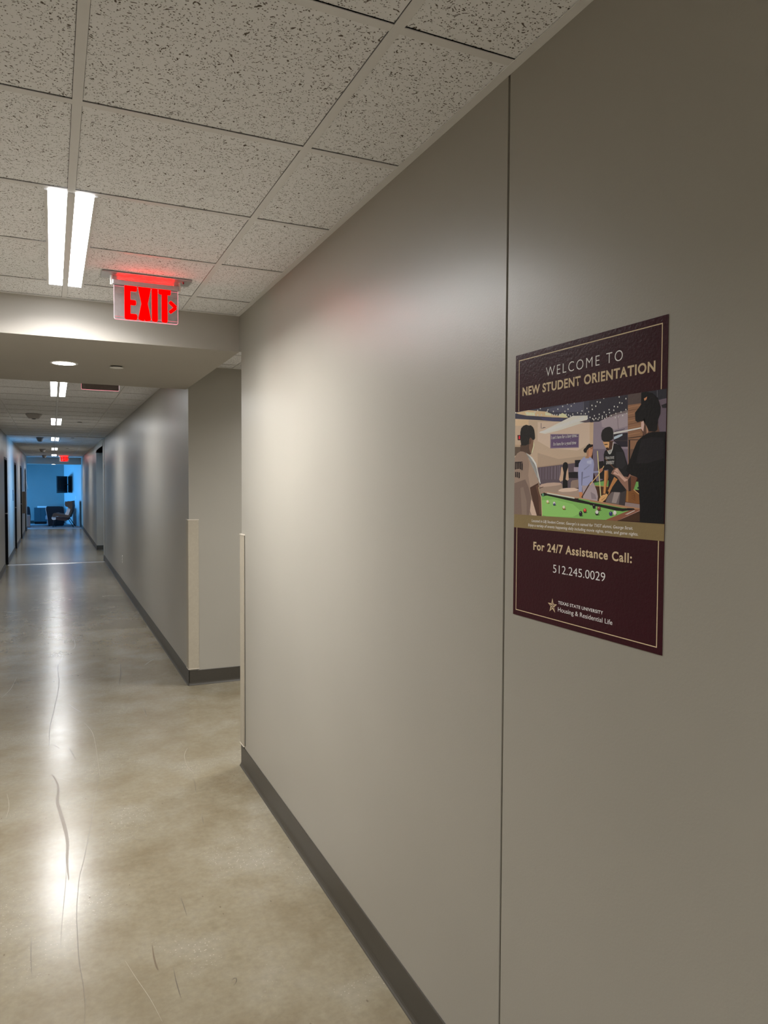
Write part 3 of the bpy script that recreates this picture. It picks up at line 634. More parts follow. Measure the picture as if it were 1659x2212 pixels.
    (45, 30, 28, 3704, 3138, 3776, 3218, 3785, 2934, 3724, 2922),
    (92, 70, 60, 3270, 3265, 3357, 3300, 3432, 3254, 3440, 3261, 3358, 3308, 3264, 3272),
    (76, 52, 40, 3047, 3567, 3199, 3447, 3353, 3334, 3373, 3347, 3220, 3460, 3068, 3580),
    (14, 13, 17, 3637, 3313, 3744, 3511, 3849, 3720, 3919, 3840, 4013, 3913, 4164, 3978, 4301, 4000, 4610, 3985, 4610, 2352, 4027, 2352, 4017, 2655, 3965, 3163, 3923, 3188, 3788, 3225),
    (24, 22, 27, 4025, 3877, 4269, 3907, 4562, 3881, 4571, 3512, 4165, 3438, 3904, 3445),
    (17, 16, 19, 4004, 4736, 4133, 4740, 4284, 4696, 4411, 4597, 4482, 4430, 4476, 4313, 4421, 4199, 4416, 4031, 4358, 4000, 4209, 4019, 4137, 4136, 4098, 4277, 4064, 4227, 3982, 4208, 3922, 4202, 3867, 4239, 3855, 4384, 3963, 4479, 4005, 4519),
    (162, 112, 82, 4072, 4620, 4153, 4648, 4137, 4599, 4091, 4578),
    (240, 232, 214, 42, 4718, 37, 4707, 25, 4701, 10, 4705, 1, 4716, 1, 4728, 10, 4737, 24, 4738, 36, 4731),
    (240, 232, 214, 507, 4677, 503, 4666, 491, 4661, 478, 4664, 469, 4674, 468, 4687, 477, 4696, 490, 4697, 502, 4689),
    (240, 232, 214, 889, 4696, 884, 4685, 873, 4680, 860, 4683, 852, 4694, 851, 4706, 860, 4714, 872, 4715, 884, 4708),
    (240, 232, 214, 983, 4729, 979, 4718, 968, 4713, 955, 4717, 946, 4727, 946, 4739, 954, 4740, 967, 4740, 978, 4740),
    (240, 232, 214, 891, 4591, 887, 4580, 875, 4575, 862, 4578, 854, 4588, 853, 4600, 862, 4609, 875, 4610, 886, 4603),
    (240, 232, 214, 1029, 4584, 1025, 4573, 1014, 4568, 1001, 4571, 992, 4581, 992, 4594, 1000, 4602, 1013, 4603, 1024, 4596),
    (240, 232, 214, 1255, 4676, 1251, 4665, 1240, 4660, 1228, 4664, 1219, 4674, 1219, 4686, 1227, 4694, 1240, 4695, 1251, 4688),
    (240, 232, 214, 1231, 4644, 1227, 4634, 1216, 4629, 1203, 4632, 1195, 4642, 1195, 4654, 1203, 4662, 1215, 4663, 1226, 4656),
    (240, 232, 214, 1446, 4622, 1442, 4611, 1431, 4606, 1419, 4609, 1411, 4619, 1411, 4631, 1419, 4640, 1431, 4640, 1441, 4634),
    (240, 232, 214, 1599, 4659, 1595, 4648, 1585, 4643, 1573, 4646, 1565, 4656, 1564, 4668, 1572, 4676, 1584, 4677, 1594, 4670),
    (240, 232, 214, 1760, 4702, 1756, 4691, 1746, 4686, 1734, 4690, 1726, 4699, 1726, 4711, 1733, 4719, 1745, 4720, 1755, 4713),
    (240, 232, 214, 2036, 4683, 2032, 4673, 2022, 4668, 2011, 4671, 2003, 4681, 2003, 4692, 2010, 4700, 2021, 4701, 2031, 4694),
    (240, 232, 214, 1937, 4627, 1934, 4617, 1924, 4612, 1912, 4615, 1904, 4625, 1904, 4636, 1911, 4644, 1923, 4645, 1933, 4639),
    (240, 232, 214, 1837, 4590, 1834, 4579, 1824, 4574, 1812, 4577, 1804, 4587, 1804, 4599, 1811, 4607, 1823, 4608, 1833, 4601),
    (240, 232, 214, 1912, 4739, 1908, 4728, 1898, 4724, 1886, 4727, 1879, 4736, 1878, 4740, 1886, 4740, 1897, 4740, 1907, 4740),
    (240, 232, 214, 2133, 4737, 2129, 4727, 2119, 4722, 2108, 4725, 2101, 4735, 2100, 4740, 2107, 4740, 2119, 4740, 2129, 4740),
    (240, 232, 214, 2381, 4550, 2378, 4539, 2368, 4535, 2358, 4538, 2350, 4547, 2350, 4558, 2357, 4566, 2368, 4567, 2377, 4561),
    (240, 232, 214, 2532, 4587, 2529, 4576, 2520, 4572, 2509, 4575, 2502, 4584, 2502, 4595, 2508, 4603, 2519, 4604, 2528, 4597),
    (240, 232, 214, 2584, 4513, 2581, 4503, 2571, 4498, 2561, 4501, 2554, 4510, 2553, 4521, 2560, 4529, 2571, 4530, 2580, 4524),
    (240, 232, 214, 2484, 4484, 2481, 4474, 2472, 4469, 2461, 4472, 2454, 4481, 2453, 4492, 2460, 4500, 2471, 4501, 2480, 4495),
    (240, 232, 214, 2242, 4522, 2238, 4512, 2229, 4507, 2218, 4510, 2210, 4519, 2210, 4531, 2217, 4539, 2228, 4540, 2238, 4533),
    (240, 232, 214, 2092, 4510, 2089, 4500, 2079, 4495, 2068, 4498, 2060, 4507, 2060, 4519, 2067, 4527, 2078, 4528, 2088, 4521),
    (240, 232, 214, 2353, 4495, 2350, 4485, 2340, 4480, 2329, 4483, 2322, 4492, 2322, 4504, 2329, 4512, 2340, 4513, 2349, 4506),
    (240, 232, 214, 1496, 4544, 1493, 4534, 1482, 4529, 1470, 4532, 1462, 4541, 1462, 4553, 1469, 4562, 1481, 4563, 1492, 4556),
    (240, 232, 214, 1569, 4538, 1565, 4527, 1555, 4522, 1543, 4525, 1535, 4535, 1535, 4547, 1542, 4555, 1554, 4556, 1565, 4550),
    (240, 232, 214, 1665, 4540, 1661, 4529, 1651, 4524, 1639, 4527, 1631, 4537, 1631, 4549, 1639, 4557, 1650, 4558, 1661, 4551),
    (240, 232, 214, 1955, 4503, 1952, 4493, 1942, 4488, 1930, 4491, 1923, 4500, 1922, 4512, 1930, 4520, 1941, 4521, 1951, 4514),
    (240, 232, 214, 2017, 4478, 2014, 4468, 2004, 4463, 1992, 4466, 1985, 4475, 1984, 4487, 1992, 4495, 2003, 4496, 2013, 4489),
    (240, 232, 214, 1878, 4527, 1874, 4516, 1864, 4511, 1852, 4514, 1845, 4524, 1844, 4535, 1852, 4544, 1863, 4545, 1873, 4538),
    (240, 232, 214, 1423, 4551, 1419, 4540, 1408, 4535, 1396, 4538, 1388, 4548, 1388, 4560, 1396, 4568, 1408, 4569, 1419, 4562),
    (240, 232, 214, 2116, 4464, 2113, 4453, 2103, 4449, 2092, 4452, 2084, 4461, 2084, 4472, 2091, 4480, 2102, 4481, 2112, 4475),
    (240, 232, 214, 793, 4668, 789, 4657, 777, 4652, 764, 4655, 756, 4665, 755, 4677, 764, 4686, 777, 4687, 788, 4680),
    (240, 232, 214, 652, 4622, 648, 4611, 637, 4605, 623, 4609, 614, 4619, 614, 4631, 623, 4640, 636, 4641, 648, 4634),
    (240, 232, 214, 768, 4601, 764, 4590, 752, 4585, 739, 4588, 731, 4598, 730, 4611, 739, 4619, 752, 4620, 763, 4613),
    (240, 232, 214, 2551, 4389, 2548, 4379, 2539, 4374, 2528, 4377, 2521, 4386, 2520, 4397, 2527, 4405, 2538, 4406, 2547, 4400),
    (236, 226, 205, 2835, 4688, 2832, 4678, 2822, 4673, 2811, 4676, 2803, 4686, 2803, 4697, 2810, 4705, 2821, 4706, 2831, 4699),
    (236, 226, 205, 2922, 4667, 2919, 4657, 2909, 4652, 2898, 4655, 2890, 4665, 2890, 4676, 2897, 4684, 2908, 4685, 2918, 4678),
    (236, 226, 205, 2680, 4632, 2677, 4621, 2667, 4616, 2655, 4620, 2648, 4629, 2647, 4641, 2655, 4649, 2666, 4650, 2676, 4643),
    (236, 226, 205, 2796, 4607, 2792, 4596, 2782, 4591, 2771, 4594, 2763, 4604, 2763, 4616, 2770, 4624, 2781, 4625, 2791, 4618),
    (236, 226, 205, 2694, 4553, 2690, 4543, 2680, 4538, 2668, 4541, 2661, 4550, 2661, 4562, 2668, 4570, 2679, 4571, 2689, 4564),
    (236, 226, 205, 3022, 4740, 3019, 4730, 3009, 4725, 2998, 4728, 2991, 4738, 2990, 4740, 2997, 4740, 3008, 4740, 3018, 4740),
    (236, 226, 205, 3448, 4719, 3445, 4709, 3436, 4705, 3426, 4708, 3419, 4717, 3418, 4728, 3425, 4736, 3435, 4737, 3445, 4730),
    (236, 226, 205, 3630, 4667, 3627, 4657, 3618, 4652, 3608, 4655, 3601, 4664, 3601, 4675, 3607, 4683, 3617, 4684, 3626, 4678),
    (236, 226, 205, 3464, 4608, 3460, 4598, 3452, 4593, 3441, 4596, 3434, 4605, 3434, 4616, 3440, 4624, 3451, 4625, 3460, 4619),
    (236, 226, 205, 3528, 4593, 3524, 4583, 3515, 4578, 3505, 4581, 3498, 4590, 3498, 4601, 3504, 4609, 3515, 4610, 3524, 4603),
    (236, 226, 205, 3320, 4550, 3317, 4540, 3307, 4535, 3297, 4538, 3290, 4547, 3290, 4558, 3296, 4566, 3307, 4567, 3316, 4561),
    (236, 226, 205, 3411, 4534, 3407, 4524, 3398, 4519, 3388, 4522, 3381, 4531, 3381, 4542, 3387, 4550, 3398, 4551, 3407, 4545),
    (236, 226, 205, 3178, 4502, 3175, 4492, 3166, 4487, 3155, 4490, 3148, 4499, 3147, 4510, 3154, 4518, 3165, 4519, 3174, 4513),
    (236, 226, 205, 3306, 4480, 3303, 4470, 3294, 4465, 3283, 4468, 3276, 4477, 3276, 4489, 3282, 4497, 3293, 4498, 3302, 4491),
    (236, 226, 205, 3039, 4466, 3036, 4455, 3026, 4450, 3015, 4453, 3008, 4463, 3008, 4474, 3015, 4482, 3025, 4483, 3035, 4477),
    (236, 226, 205, 3192, 4443, 3188, 4433, 3179, 4428, 3168, 4431, 3161, 4440, 3161, 4451, 3168, 4459, 3178, 4460, 3188, 4454),
    (236, 226, 205, 2900, 4436, 2897, 4426, 2887, 4421, 2876, 4424, 2868, 4433, 2868, 4445, 2875, 4453, 2886, 4454, 2896, 4447),
    (236, 226, 205, 2760, 4420, 2756, 4409, 2746, 4404, 2735, 4407, 2727, 4417, 2727, 4428, 2734, 4437, 2745, 4438, 2755, 4431),
    (236, 226, 205, 3100, 4410, 3096, 4399, 3087, 4394, 3076, 4397, 3068, 4407, 3068, 4418, 3075, 4426, 3086, 4427, 3096, 4421),
    (236, 226, 205, 2990, 4391, 2986, 4381, 2977, 4376, 2966, 4379, 2958, 4388, 2958, 4400, 2965, 4408, 2976, 4409, 2986, 4402),
    (236, 226, 205, 3240, 4382, 3237, 4372, 3228, 4367, 3217, 4370, 3210, 4379, 3210, 4390, 3216, 4398, 3227, 4399, 3237, 4393),
    (236, 226, 205, 3366, 4411, 3363, 4401, 3354, 4396, 3343, 4399, 3336, 4408, 3336, 4419, 3342, 4427, 3353, 4428, 3362, 4422),
    (236, 226, 205, 3504, 4429, 3500, 4419, 3491, 4414, 3481, 4417, 3474, 4426, 3474, 4437, 3480, 4445, 3491, 4446, 3500, 4440),
    (236, 226, 205, 3635, 4462, 3632, 4452, 3623, 4447, 3613, 4450, 3606, 4459, 3606, 4470, 3612, 4478, 3622, 4479, 3631, 4472),
    (236, 226, 205, 3658, 4388, 3654, 4378, 3646, 4374, 3636, 4377, 3629, 4385, 3629, 4396, 3635, 4404, 3645, 4405, 3654, 4399),
    (236, 226, 205, 3552, 4357, 3549, 4347, 3540, 4343, 3530, 4345, 3523, 4354, 3523, 4365, 3529, 4373, 3539, 4374, 3548, 4368),
    (236, 226, 205, 2629, 4398, 2626, 4387, 2616, 4382, 2604, 4385, 2596, 4395, 2596, 4406, 2603, 4415, 2615, 4416, 2625, 4409),
    (236, 226, 205, 2712, 4364, 2708, 4354, 2698, 4349, 2687, 4352, 2679, 4361, 2679, 4373, 2686, 4381, 2698, 4382, 2708, 4376),
    (236, 226, 205, 2803, 4365, 2799, 4354, 2789, 4349, 2778, 4352, 2770, 4361, 2770, 4373, 2777, 4381, 2788, 4382, 2798, 4376),
    (236, 226, 205, 2902, 4371, 2898, 4360, 2888, 4355, 2877, 4358, 2870, 4367, 2870, 4379, 2877, 4387, 2888, 4388, 2898, 4382),
    (236, 226, 205, 2988, 4354, 2984, 4344, 2975, 4339, 2964, 4342, 2956, 4351, 2956, 4362, 2963, 4371, 2974, 4372, 2984, 4365),
    (236, 226, 205, 3058, 4342, 3055, 4332, 3045, 4327, 3034, 4329, 3027, 4339, 3027, 4350, 3034, 4358, 3045, 4359, 3054, 4353),
    (236, 226, 205, 3111, 4365, 3108, 4355, 3098, 4350, 3088, 4353, 3080, 4362, 3080, 4374, 3087, 4382, 3098, 4383, 3107, 4376),
    (236, 226, 205, 2868, 4339, 2864, 4328, 2855, 4323, 2844, 4326, 2836, 4335, 2836, 4347, 2843, 4355, 2854, 4356, 2864, 4350),
    (236, 226, 205, 2746, 4341, 2742, 4330, 2733, 4325, 2721, 4328, 2714, 4338, 2713, 4349, 2720, 4358, 2732, 4359, 2742, 4352),
    (236, 226, 205, 3355, 4331, 3352, 4320, 3343, 4315, 3332, 4318, 3325, 4327, 3325, 4339, 3331, 4347, 3342, 4348, 3351, 4341),
    (236, 226, 205, 3438, 4340, 3435, 4330, 3426, 4325, 3416, 4328, 3409, 4337, 3408, 4348, 3415, 4356, 3425, 4357, 3434, 4351),
]
# floor marks: kind, width, points on the floor in metres
SCUFFS = [('dark', 0.008, [(-0.916, 7.427), (-0.959, 7.06), (-0.953, 6.547), (-0.964, 6.204), (-0.993, 5.696), (-1.02, 5.268), (-1.021, 4.92)]), ('dark', 0.009, [(-0.445, 6.963), (-0.462, 6.667), (-0.482, 6.451), (-0.519, 6.215)]), ('dark', 0.006, [(-0.806, 8.379), (-0.792, 8.038), (-0.805, 7.81), (-0.843, 7.714)]), ('dark', 0.005, [(-0.937, 6.702), (-0.888, 6.709), (-0.814, 6.733)]), ('dark', 0.005, [(-0.893, 5.816), (-0.854, 5.676), (-0.816, 5.572)]), ('dark', 0.004, [(-0.397, 5.558), (-0.398, 5.398), (-0.402, 5.284)]), ('dark', 0.005, [(-1.008, 4.944), (-0.982, 4.903), (-0.96, 4.835)]), ('dark', 0.004, [(-0.916, 4.874), (-0.892, 4.72), (-0.874, 4.603)]), ('dark', 0.006, [(-0.142, 7.014), (-0.195, 6.919), (-0.249, 6.803)]), ('pale', 0.004, [(-0.805, 5.313), (-0.766, 5.09), (-0.758, 4.775), (-0.761, 4.474), (-0.762, 4.301)]), ('pale', 0.004, [(-0.243, 4.55), (-0.282, 4.424), (-0.294, 4.243), (-0.277, 4.136)]), ('pale', 0.003, [(-1.278, 6.795), (-1.303, 6.446), (-1.355, 6.19)]), ('brown', 0.016, [(-1.004, 4.425), (-0.981, 4.298), (-0.975, 4.162), (-0.981, 4.04), (-0.962, 3.839), (-0.947, 3.674), (-0.941, 3.525), (-0.946, 3.377), (-0.943, 3.212)]), ('dark', 0.003, [(-0.756, 4.414), (-0.813, 3.906), (-0.853, 3.566), (-0.881, 3.349), (-0.901, 3.22), (-0.914, 3.062), (-0.921, 2.928), (-0.922, 2.773), (-0.921, 2.631), (-0.914, 2.517), (-0.911, 2.414), (-0.916, 2.321)]), ('dark', 0.0025, [(-0.95, 3.513), (-0.953, 3.23), (-0.969, 2.949), (-0.979, 2.75)]), ('pale', 0.0025, [(-1.184, 4.533), (-1.08, 4.463), (-1.0, 4.395), (-0.914, 4.291)]), ('brown', 0.006, [(-0.683, 2.627), (-0.686, 2.554), (-0.684, 2.499), (-0.679, 2.478)]), ('dark', 0.004, [(-0.632, 2.476), (-0.635, 2.409), (-0.634, 2.352), (-0.633, 2.313)]), ('pale', 0.0025, [(-0.778, 2.577), (-0.753, 2.47), (-0.723, 2.352), (-0.701, 2.232)]), ('dark', 0.003, [(-1.071, 2.859), (-1.072, 2.744), (-1.067, 2.636)]), ('dark', 0.004, [(-0.47, 2.327), (-0.457, 2.338), (-0.453, 2.324), (-0.465, 2.305)]), ('dark', 0.003, [(-0.544, 2.897), (-0.542, 2.815), (-0.542, 2.759)]), ('pale', 0.003, [(-1.221, 4.249), (-1.203, 4.078), (-1.209, 3.939)]), ('dark', 0.003, [(-0.681, 3.476), (-0.649, 3.453), (-0.615, 3.421)]), ('dark', 0.003, [(-0.294, 4.088), (-0.297, 3.973), (-0.316, 3.861)]), ('dark', 0.003, [(-0.144, 3.743), (-0.12, 3.722)]), ('dark', 0.003, [(-0.332, 3.598), (-0.341, 3.51), (-0.344, 3.476)])]

# ------------------------------------------------------------------ setting: floor
LX = -1.81      # face of the left wall
struct(MB().box(LX - 0.2, 4.1, -7, 28.9, -0.1, 0).build('floor', CONC))
floor = bpy.data.objects['floor']
struct(MB().box(-4.6, 0.6, 28.9, 33.3, -0.1, 0.004).build('floor_lounge', CARPET))

def ribbon(kind, w, pts):
    # smooth the line, then give it a tapering width
    P = [Vector((x, y, 0)) for x, y in pts]
    fine = []
    for i in range(len(P) - 1):
        a, b, c, d = P[max(i - 1, 0)], P[i], P[i + 1], P[min(i + 2, len(P) - 1)]
        for k in range(5):
            t = k / 5
            fine.append(0.5 * ((2 * b) + (c - a) * t + (2 * a - 5 * b + 4 * c - d) * t * t + (3 * b - a - 3 * c + d) * t ** 3))
    fine.append(P[-1])
    vs, fs = [], []
    n = len(fine)
    for i, p in enumerate(fine):
        t = (fine[min(i + 1, n - 1)] - fine[max(i - 1, 0)]).normalized()
        s = Vector((-t.y, t.x, 0)) * w * 0.5 * (0.25 + 0.75 * math.sin(math.pi * min(max(i / (n - 1), 0.02), 0.98)))
        vs += [(p.x + s.x, p.y + s.y, 0.0003), (p.x - s.x, p.y - s.y, 0.0003)]
    fs = [(2 * i, 2 * i + 1, 2 * i + 3, 2 * i + 2) for i in range(n - 1)]
    nm = {'dark': 'scuff_mark', 'pale': 'scratch', 'brown': 'stain'}[kind]
    return MB().add(vs, fs).build(nm, SCUFF[kind], floor)
for kind, w, pts in SCUFFS:
    ribbon(kind, w * {'pale': 0.6, 'dark': 0.75, 'brown': 1.0}[kind], pts)

# ------------------------------------------------------------------ setting: walls
SEAM = 1.470
JOINT = 16.28
WEND = 4.14
FARW = 5.97
FX = 0.008      # face of the wall beyond the side corridor
struct(MB().box(0, 0.13, -7, SEAM - 0.004, 0, 2.9).box(0.0, 0.13, SEAM + 0.0045, WEND, 0, 2.9).box(0.13, 4, WEND - 0.13, WEND, 0, 2.9).box(0, 0.13, WEND, 4.186, 2.391, 2.9).build('wall_right', WALL))
struct(MB().box(0.022, 0.12, SEAM - 0.004, SEAM + 0.0045, 0, 2.9).build('trim_1', BLACK))
AL0, AL1 = 16.72, 19.15      # alcove on the right
m = MB().box(FX, FX + 0.13, FARW, JOINT - 0.02, 0, 2.9).box(0.004, FX + 0.13, JOINT + 0.02, AL0, 0, 2.9)
m.box(0, 0.13, AL0, AL1, 2.391, 2.9).box(0, 0.13, AL1, 29.6, 0, 2.9)
struct(m.build('wall_right_far', WALL))
struct(MB().box(FX + 0.05, FX + 0.12, JOINT - 0.02, JOINT + 0.02, 0, 2.9).build('trim_2', BLACK))
struct(MB().box(FX + 0.13, 4, FARW, FARW + 0.13, 0, 2.9).build('wall_crossing', WALL))
struct(MB().box(4, 4.1, WEND - 0.13, FARW + 0.13, 0, 2.9).build('wall_crossing_end', WALL))
struct(MB().box(LX - 0.1, 0.13, -7.1, -7, 0, 2.9).build('wall_back', WALL))
DOORS = [(15.50, 16.45), (19.52, 20.47), (23.05, 24.0), (26.75, 27.7)]
m = MB()
y = -7
for a, b in DOORS:
    m.box(LX - 0.12, LX, y, a - (0.0), 0, 2.9)
    m.box(LX - 0.12, LX, a, b, 2.135, 2.9)
    y = b
m.box(LX - 0.12, LX, y, 28.95, 0, 2.9)
struct(m.build('wall_left', WALL))
struct(MB().box(LX - 0.02, LX + 0.0015, JOINT - 0.016, JOINT + 0.016, 2.135, H).build('trim_3', BLACK))
for i, (a, b) in enumerate(DOORS):
    d = thing('door_%d' % (i + 1), '', 'door', (LX, a, 0))
    del d['label'], d['category']
    struct(d)
    w = b - a
    leaf = MB().box(-0.115, -0.07, 0.045, w - 0.045, 0.008, 2.09).build('door_leaf', DOORM, d)
    MB().box(-0.12, 0.004, 0, 0.045, 0, 2.135).box(-0.12, 0.004, w - 0.045, w, 0, 2.135).box(-0.12, 0.004, 0.045, w - 0.045, 2.09, 2.135).build('door_frame', DOORM, d)
    h = MB().cyl((-0.07, w - 0.115, 1.03), 'x', 0.028, 0.026, 0.012, 20).bar((-0.06, w - 0.115, 1.03), (0.0, w - 0.115, 1.03), 0.011).bar((0.0, w - 0.105, 1.03), (0.0, w - 0.235, 1.03), 0.011)
    h.build('door_handle', CHROME, leaf, smooth=True)

# alcove behind the right wall, with its own window
struct(MB().box(0.13, 1.75, AL1, AL1 + 0.12, 0, 2.9).build('wall_alcove_far', WALL))
struct(MB().box(0.13, 1.75, AL0 - 0.12, AL0, 0, 2.9).build('wall_alcove_near', WALL))
struct(MB().box(1.62, 1.75, AL0, 17.1, 0, 2.9).box(1.62, 1.75, 18.8, AL1, 0, 2.9).box(1.62, 1.75, 17.1, 18.8, 0, 0.8).box(1.62, 1.75, 17.1, 18.8, 2.2, 2.9).build('wall_alcove_end', WALL))
struct(MB().box(0.0, 1.75, AL0, AL1, 2.391, 2.45).build('ceiling_alcove', SOFFIT))

def glass_mat():
    m = bpy.data.materials.new('window_glass')
    m.use_nodes = True
    nt = m.node_tree
    nt.nodes.clear()
    t = N(nt, 'ShaderNodeBsdfTransparent')
    g = N(nt, 'ShaderNodeBsdfGlossy')
    g.inputs['Roughness'].default_value = 0.02
    lw = N(nt, 'ShaderNodeLayerWeight')
    lw.inputs[0].default_value = 0.35
    mx = N(nt, 'ShaderNodeMixShader')
    L(nt, lw.outputs['Fresnel'], mx.inputs[0])
    L(nt, t.outputs[0], mx.inputs[1])
    L(nt, g.outputs[0], mx.inputs[2])
    o = N(nt, 'ShaderNodeOutputMaterial')
    L(nt, mx.outputs[0], o.inputs[0])
    return m
GLASS = glass_mat()
def window(name, x, y0, y1, z0, z1):
    f = MB()
    s = 0.05
    f.box(x, x + 0.08, y0, y0 + s, z0, z1).box(x, x + 0.08, y1 - s, y1, z0, z1).box(x, x + 0.08, y0 + s, y1 - s, z0, z0 + s).box(x, x + 0.08, y0 + s, y1 - s, z1 - s, z1)
    ym = (y0 + y1) / 2
    f.box(x + 0.01, x + 0.07, ym - 0.025, ym + 0.025, z0 + s, z1 - s)
    o = struct(f.build(name, ALU))
    MB().box(x + 0.035, x + 0.041, y0 + s, ym - 0.025, z0 + s, z1 - s).box(x + 0.035, x + 0.041, ym + 0.025, y1 - s, z0 + s, z1 - s).build('glass_pane', GLASS, o)
window('window_1', 1.65, 17.1, 18.8, 0.8, 2.2)

# lounge at the end
RA, RB = Vector((0.06, 29.6)), Vector((-0.537, 33.0))
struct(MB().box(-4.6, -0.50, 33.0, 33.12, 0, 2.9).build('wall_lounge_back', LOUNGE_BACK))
struct(MB().prism([(RA.x, RA.y), (RB.x, RB.y), (RB.x + 0.12, RB.y + 0.05), (RA.x + 0.12, RA.y)], 'z', 0, 2.9).build('wall_lounge_right', LOUNGE_WALL))
struct(MB().box(-4.6, LX - 0.12, 28.83, 28.95, 0, 2.9).build('wall_lounge_front', LOUNGE_WALL))
struct(MB().box(-4.6, -4.5, 28.95, 29.5, 0, 2.9).box(-4.6, -4.5, 32.5, 33, 0, 2.9).box(-4.6, -4.5, 29.5, 32.5, 0, 0.25).box(-4.6, -4.5, 29.5, 32.5, 1.65, 2.9).build('wall_lounge_left', LOUNGE_WALL))
window('window_2', -4.59, 29.5, 32.5, 0.25, 1.65)
struct(MB().box(-4.6, 0.3, 30.2, 33.1, 2.75, 2.85).box(-4.6, LX, 28.9, 30.2, 2.75, 2.85).build('ceiling_lounge', SOFFIT))

# ------------------------------------------------------------------ baseboards
PROF = [(0, 0), (0.014, 0), (0.0135, 0.003), (0.009, 0.007), (0.0055, 0.014), (0.004, 0.024), (0.004, 0.1185), (0.002, 0.121), (0, 0.121)]
def base_y(name, x, sgn, y0, y1):
    return struct(MB().prism([(x + sgn * d, z) for d, z in PROF], 'y', y0, y1).build(name, BASE))
def base_x(name, y, sgn, x0, x1):
    return struct(MB().prism([(y + sgn * d, z) for d, z in PROF], 'x', x0, x1).build(name, BASE))
base_y('baseboard_right', 0, -1, -7, WEND + 0.004)
base_x('baseboard_right_return', WEND, 1, -0.004, 3.9)
base_y('baseboard_right_far', FX, -1, FARW - 0.004, JOINT - 0.02)
base_y('baseboard_right_joint', 0.004, -1, JOINT + 0.02, AL0)
base_y('baseboard_right_end', 0, -1, AL1 - 0.004, 29.6)
base_x('baseboard_alcove', AL1, -1, -0.004, 1.6)
base_x('baseboard_crossing', FARW, -1, FX - 0.004, 3.9)
y = -7
for i, (a, b) in enumerate(DOORS + [(28.95, 0)]):
    base_y('baseboard_left' if i == 0 else 'baseboard_left.%03d' % i, LX, 1, y, a)
    y = b
base_x('baseboard_lounge', 33.0, -1, -4.5, -0.53)

# floor joint cover, carpet edge strip
struct(MB().prism([(JOINT - 0.075, 0), (JOINT - 0.07, 0.004), (JOINT + 0.07, 0.004), (JOINT + 0.075, 0)], 'x', LX, 0.0).build('trim_4', ALU))
struct(MB().prism([(28.78, 0), (28.80, 0.005), (28.98, 0.008), (29.0, 0.004)], 'x', LX, 0.05).build('trim_5', ALU))

# ------------------------------------------------------------------ ceilings
TW = 0.012
def tile_field(name, x0, x1, y0, y1, xs, ys, h):
    """mineral tiles lying in a tee grid; tile edges stop a little short of the tees"""
    gx = [x for x in xs if x0 + 0.03 < x < x1 - 0.03]
    gy = [y for y in ys if y0 + 0.03 < y < y1 - 0.03]
    t = MB()
    ex = [x0] + gx + [x1]
    ey = [y0] + gy + [y1]
    for i in range(len(ex) - 1):
        for j in range(len(ey) - 1):
            a = ex[i] + (TW + 0.001 if i else 0.0)
            b = ex[i + 1] - (TW + 0.001 if i < len(ex) - 2 else 0.0)
            c = ey[j] + (TW - 0.002 if j else 0.0)
            d = ey[j + 1] - (TW + 0.0024 if j < len(ey) - 2 else 0.0)
            t.box(a, b, c, d, h + 0.0035, h + 0.018)
    t.box(x0, x1, y0, y1, h + 0.16, h + 0.2)
    o = struct(t.build(name, TILE))
    g = MB()
    for x in gx:
        g.box(x - TW, x + TW, y0, y1, h, h + 0.002).box(x - 0.001, x + 0.001, y0, y1, h + 0.002, h + 0.04)
    for y in gy:
        for i in range(len(ex) - 1):
            g.box(ex[i] + TW * (i > 0), ex[i + 1] - TW * (i < len(ex) - 2), y - TW, y + TW, h + 0.0004, h + 0.0022)
    # perimeter angle
    g.box(x0, x0 + 0.024, y0, y1, h - 0.0006, h + 0.0015).box(x1 - 0.024, x1, y0, y1, h - 0.0006, h + 0.0015)
    g.box(x0 + 0.024, x1 - 0.024, y1 - 0.022, y1, h - 0.0006, h + 0.0015).box(x0 + 0.024, x1 - 0.024, y0, y0 + 0.022, h - 0.0006, h + 0.0015)
    g.build('ceiling_grid', TEE, o)
    MB().box(x0, x1, y0, y1, h + 0.10, h + 0.11).build('ceiling_plenum', DARKHOLE, o)
    return o
XS = [-0.92 + 0.6096 * k for k in range(-2, 3)]
TX = [-1.53, -0.92, -0.313]
NEAR_Y = [1.429 + 0.6096 * k for k in range(-14, 5)]
tile_field('ceiling', LX, 0.0, -7, 4.184, TX, NEAR_Y, H)
FAR_Y = [8.85 + 0.6096 * k for k in range(-5, 34)]
tile_field('ceiling_far', LX, FX, 6.0, 29.4, TX, FAR_Y, H)
tile_field('ceiling_crossing', FX, 4.0, WEND, FARW, [0.37 + 0.6096 * k for k in range(7)], [4.75, 5.36, 5.80], 2.575)
struct(MB().box(LX, 0.0, JOINT - 0.07, JOINT + 0.07, H - 0.006, H + 0.001).build('trim_6', TEE))
# dropped soffits
struct(MB().box(LX, 0.0, 4.184, 6.02, 2.391, 2.9).build('ceiling_soffit', SOFFIT))
struct(MB().box(LX, 0.06, 29.4, 30.2, 2.35, 2.9).build('ceiling_soffit_end', SOFFIT))

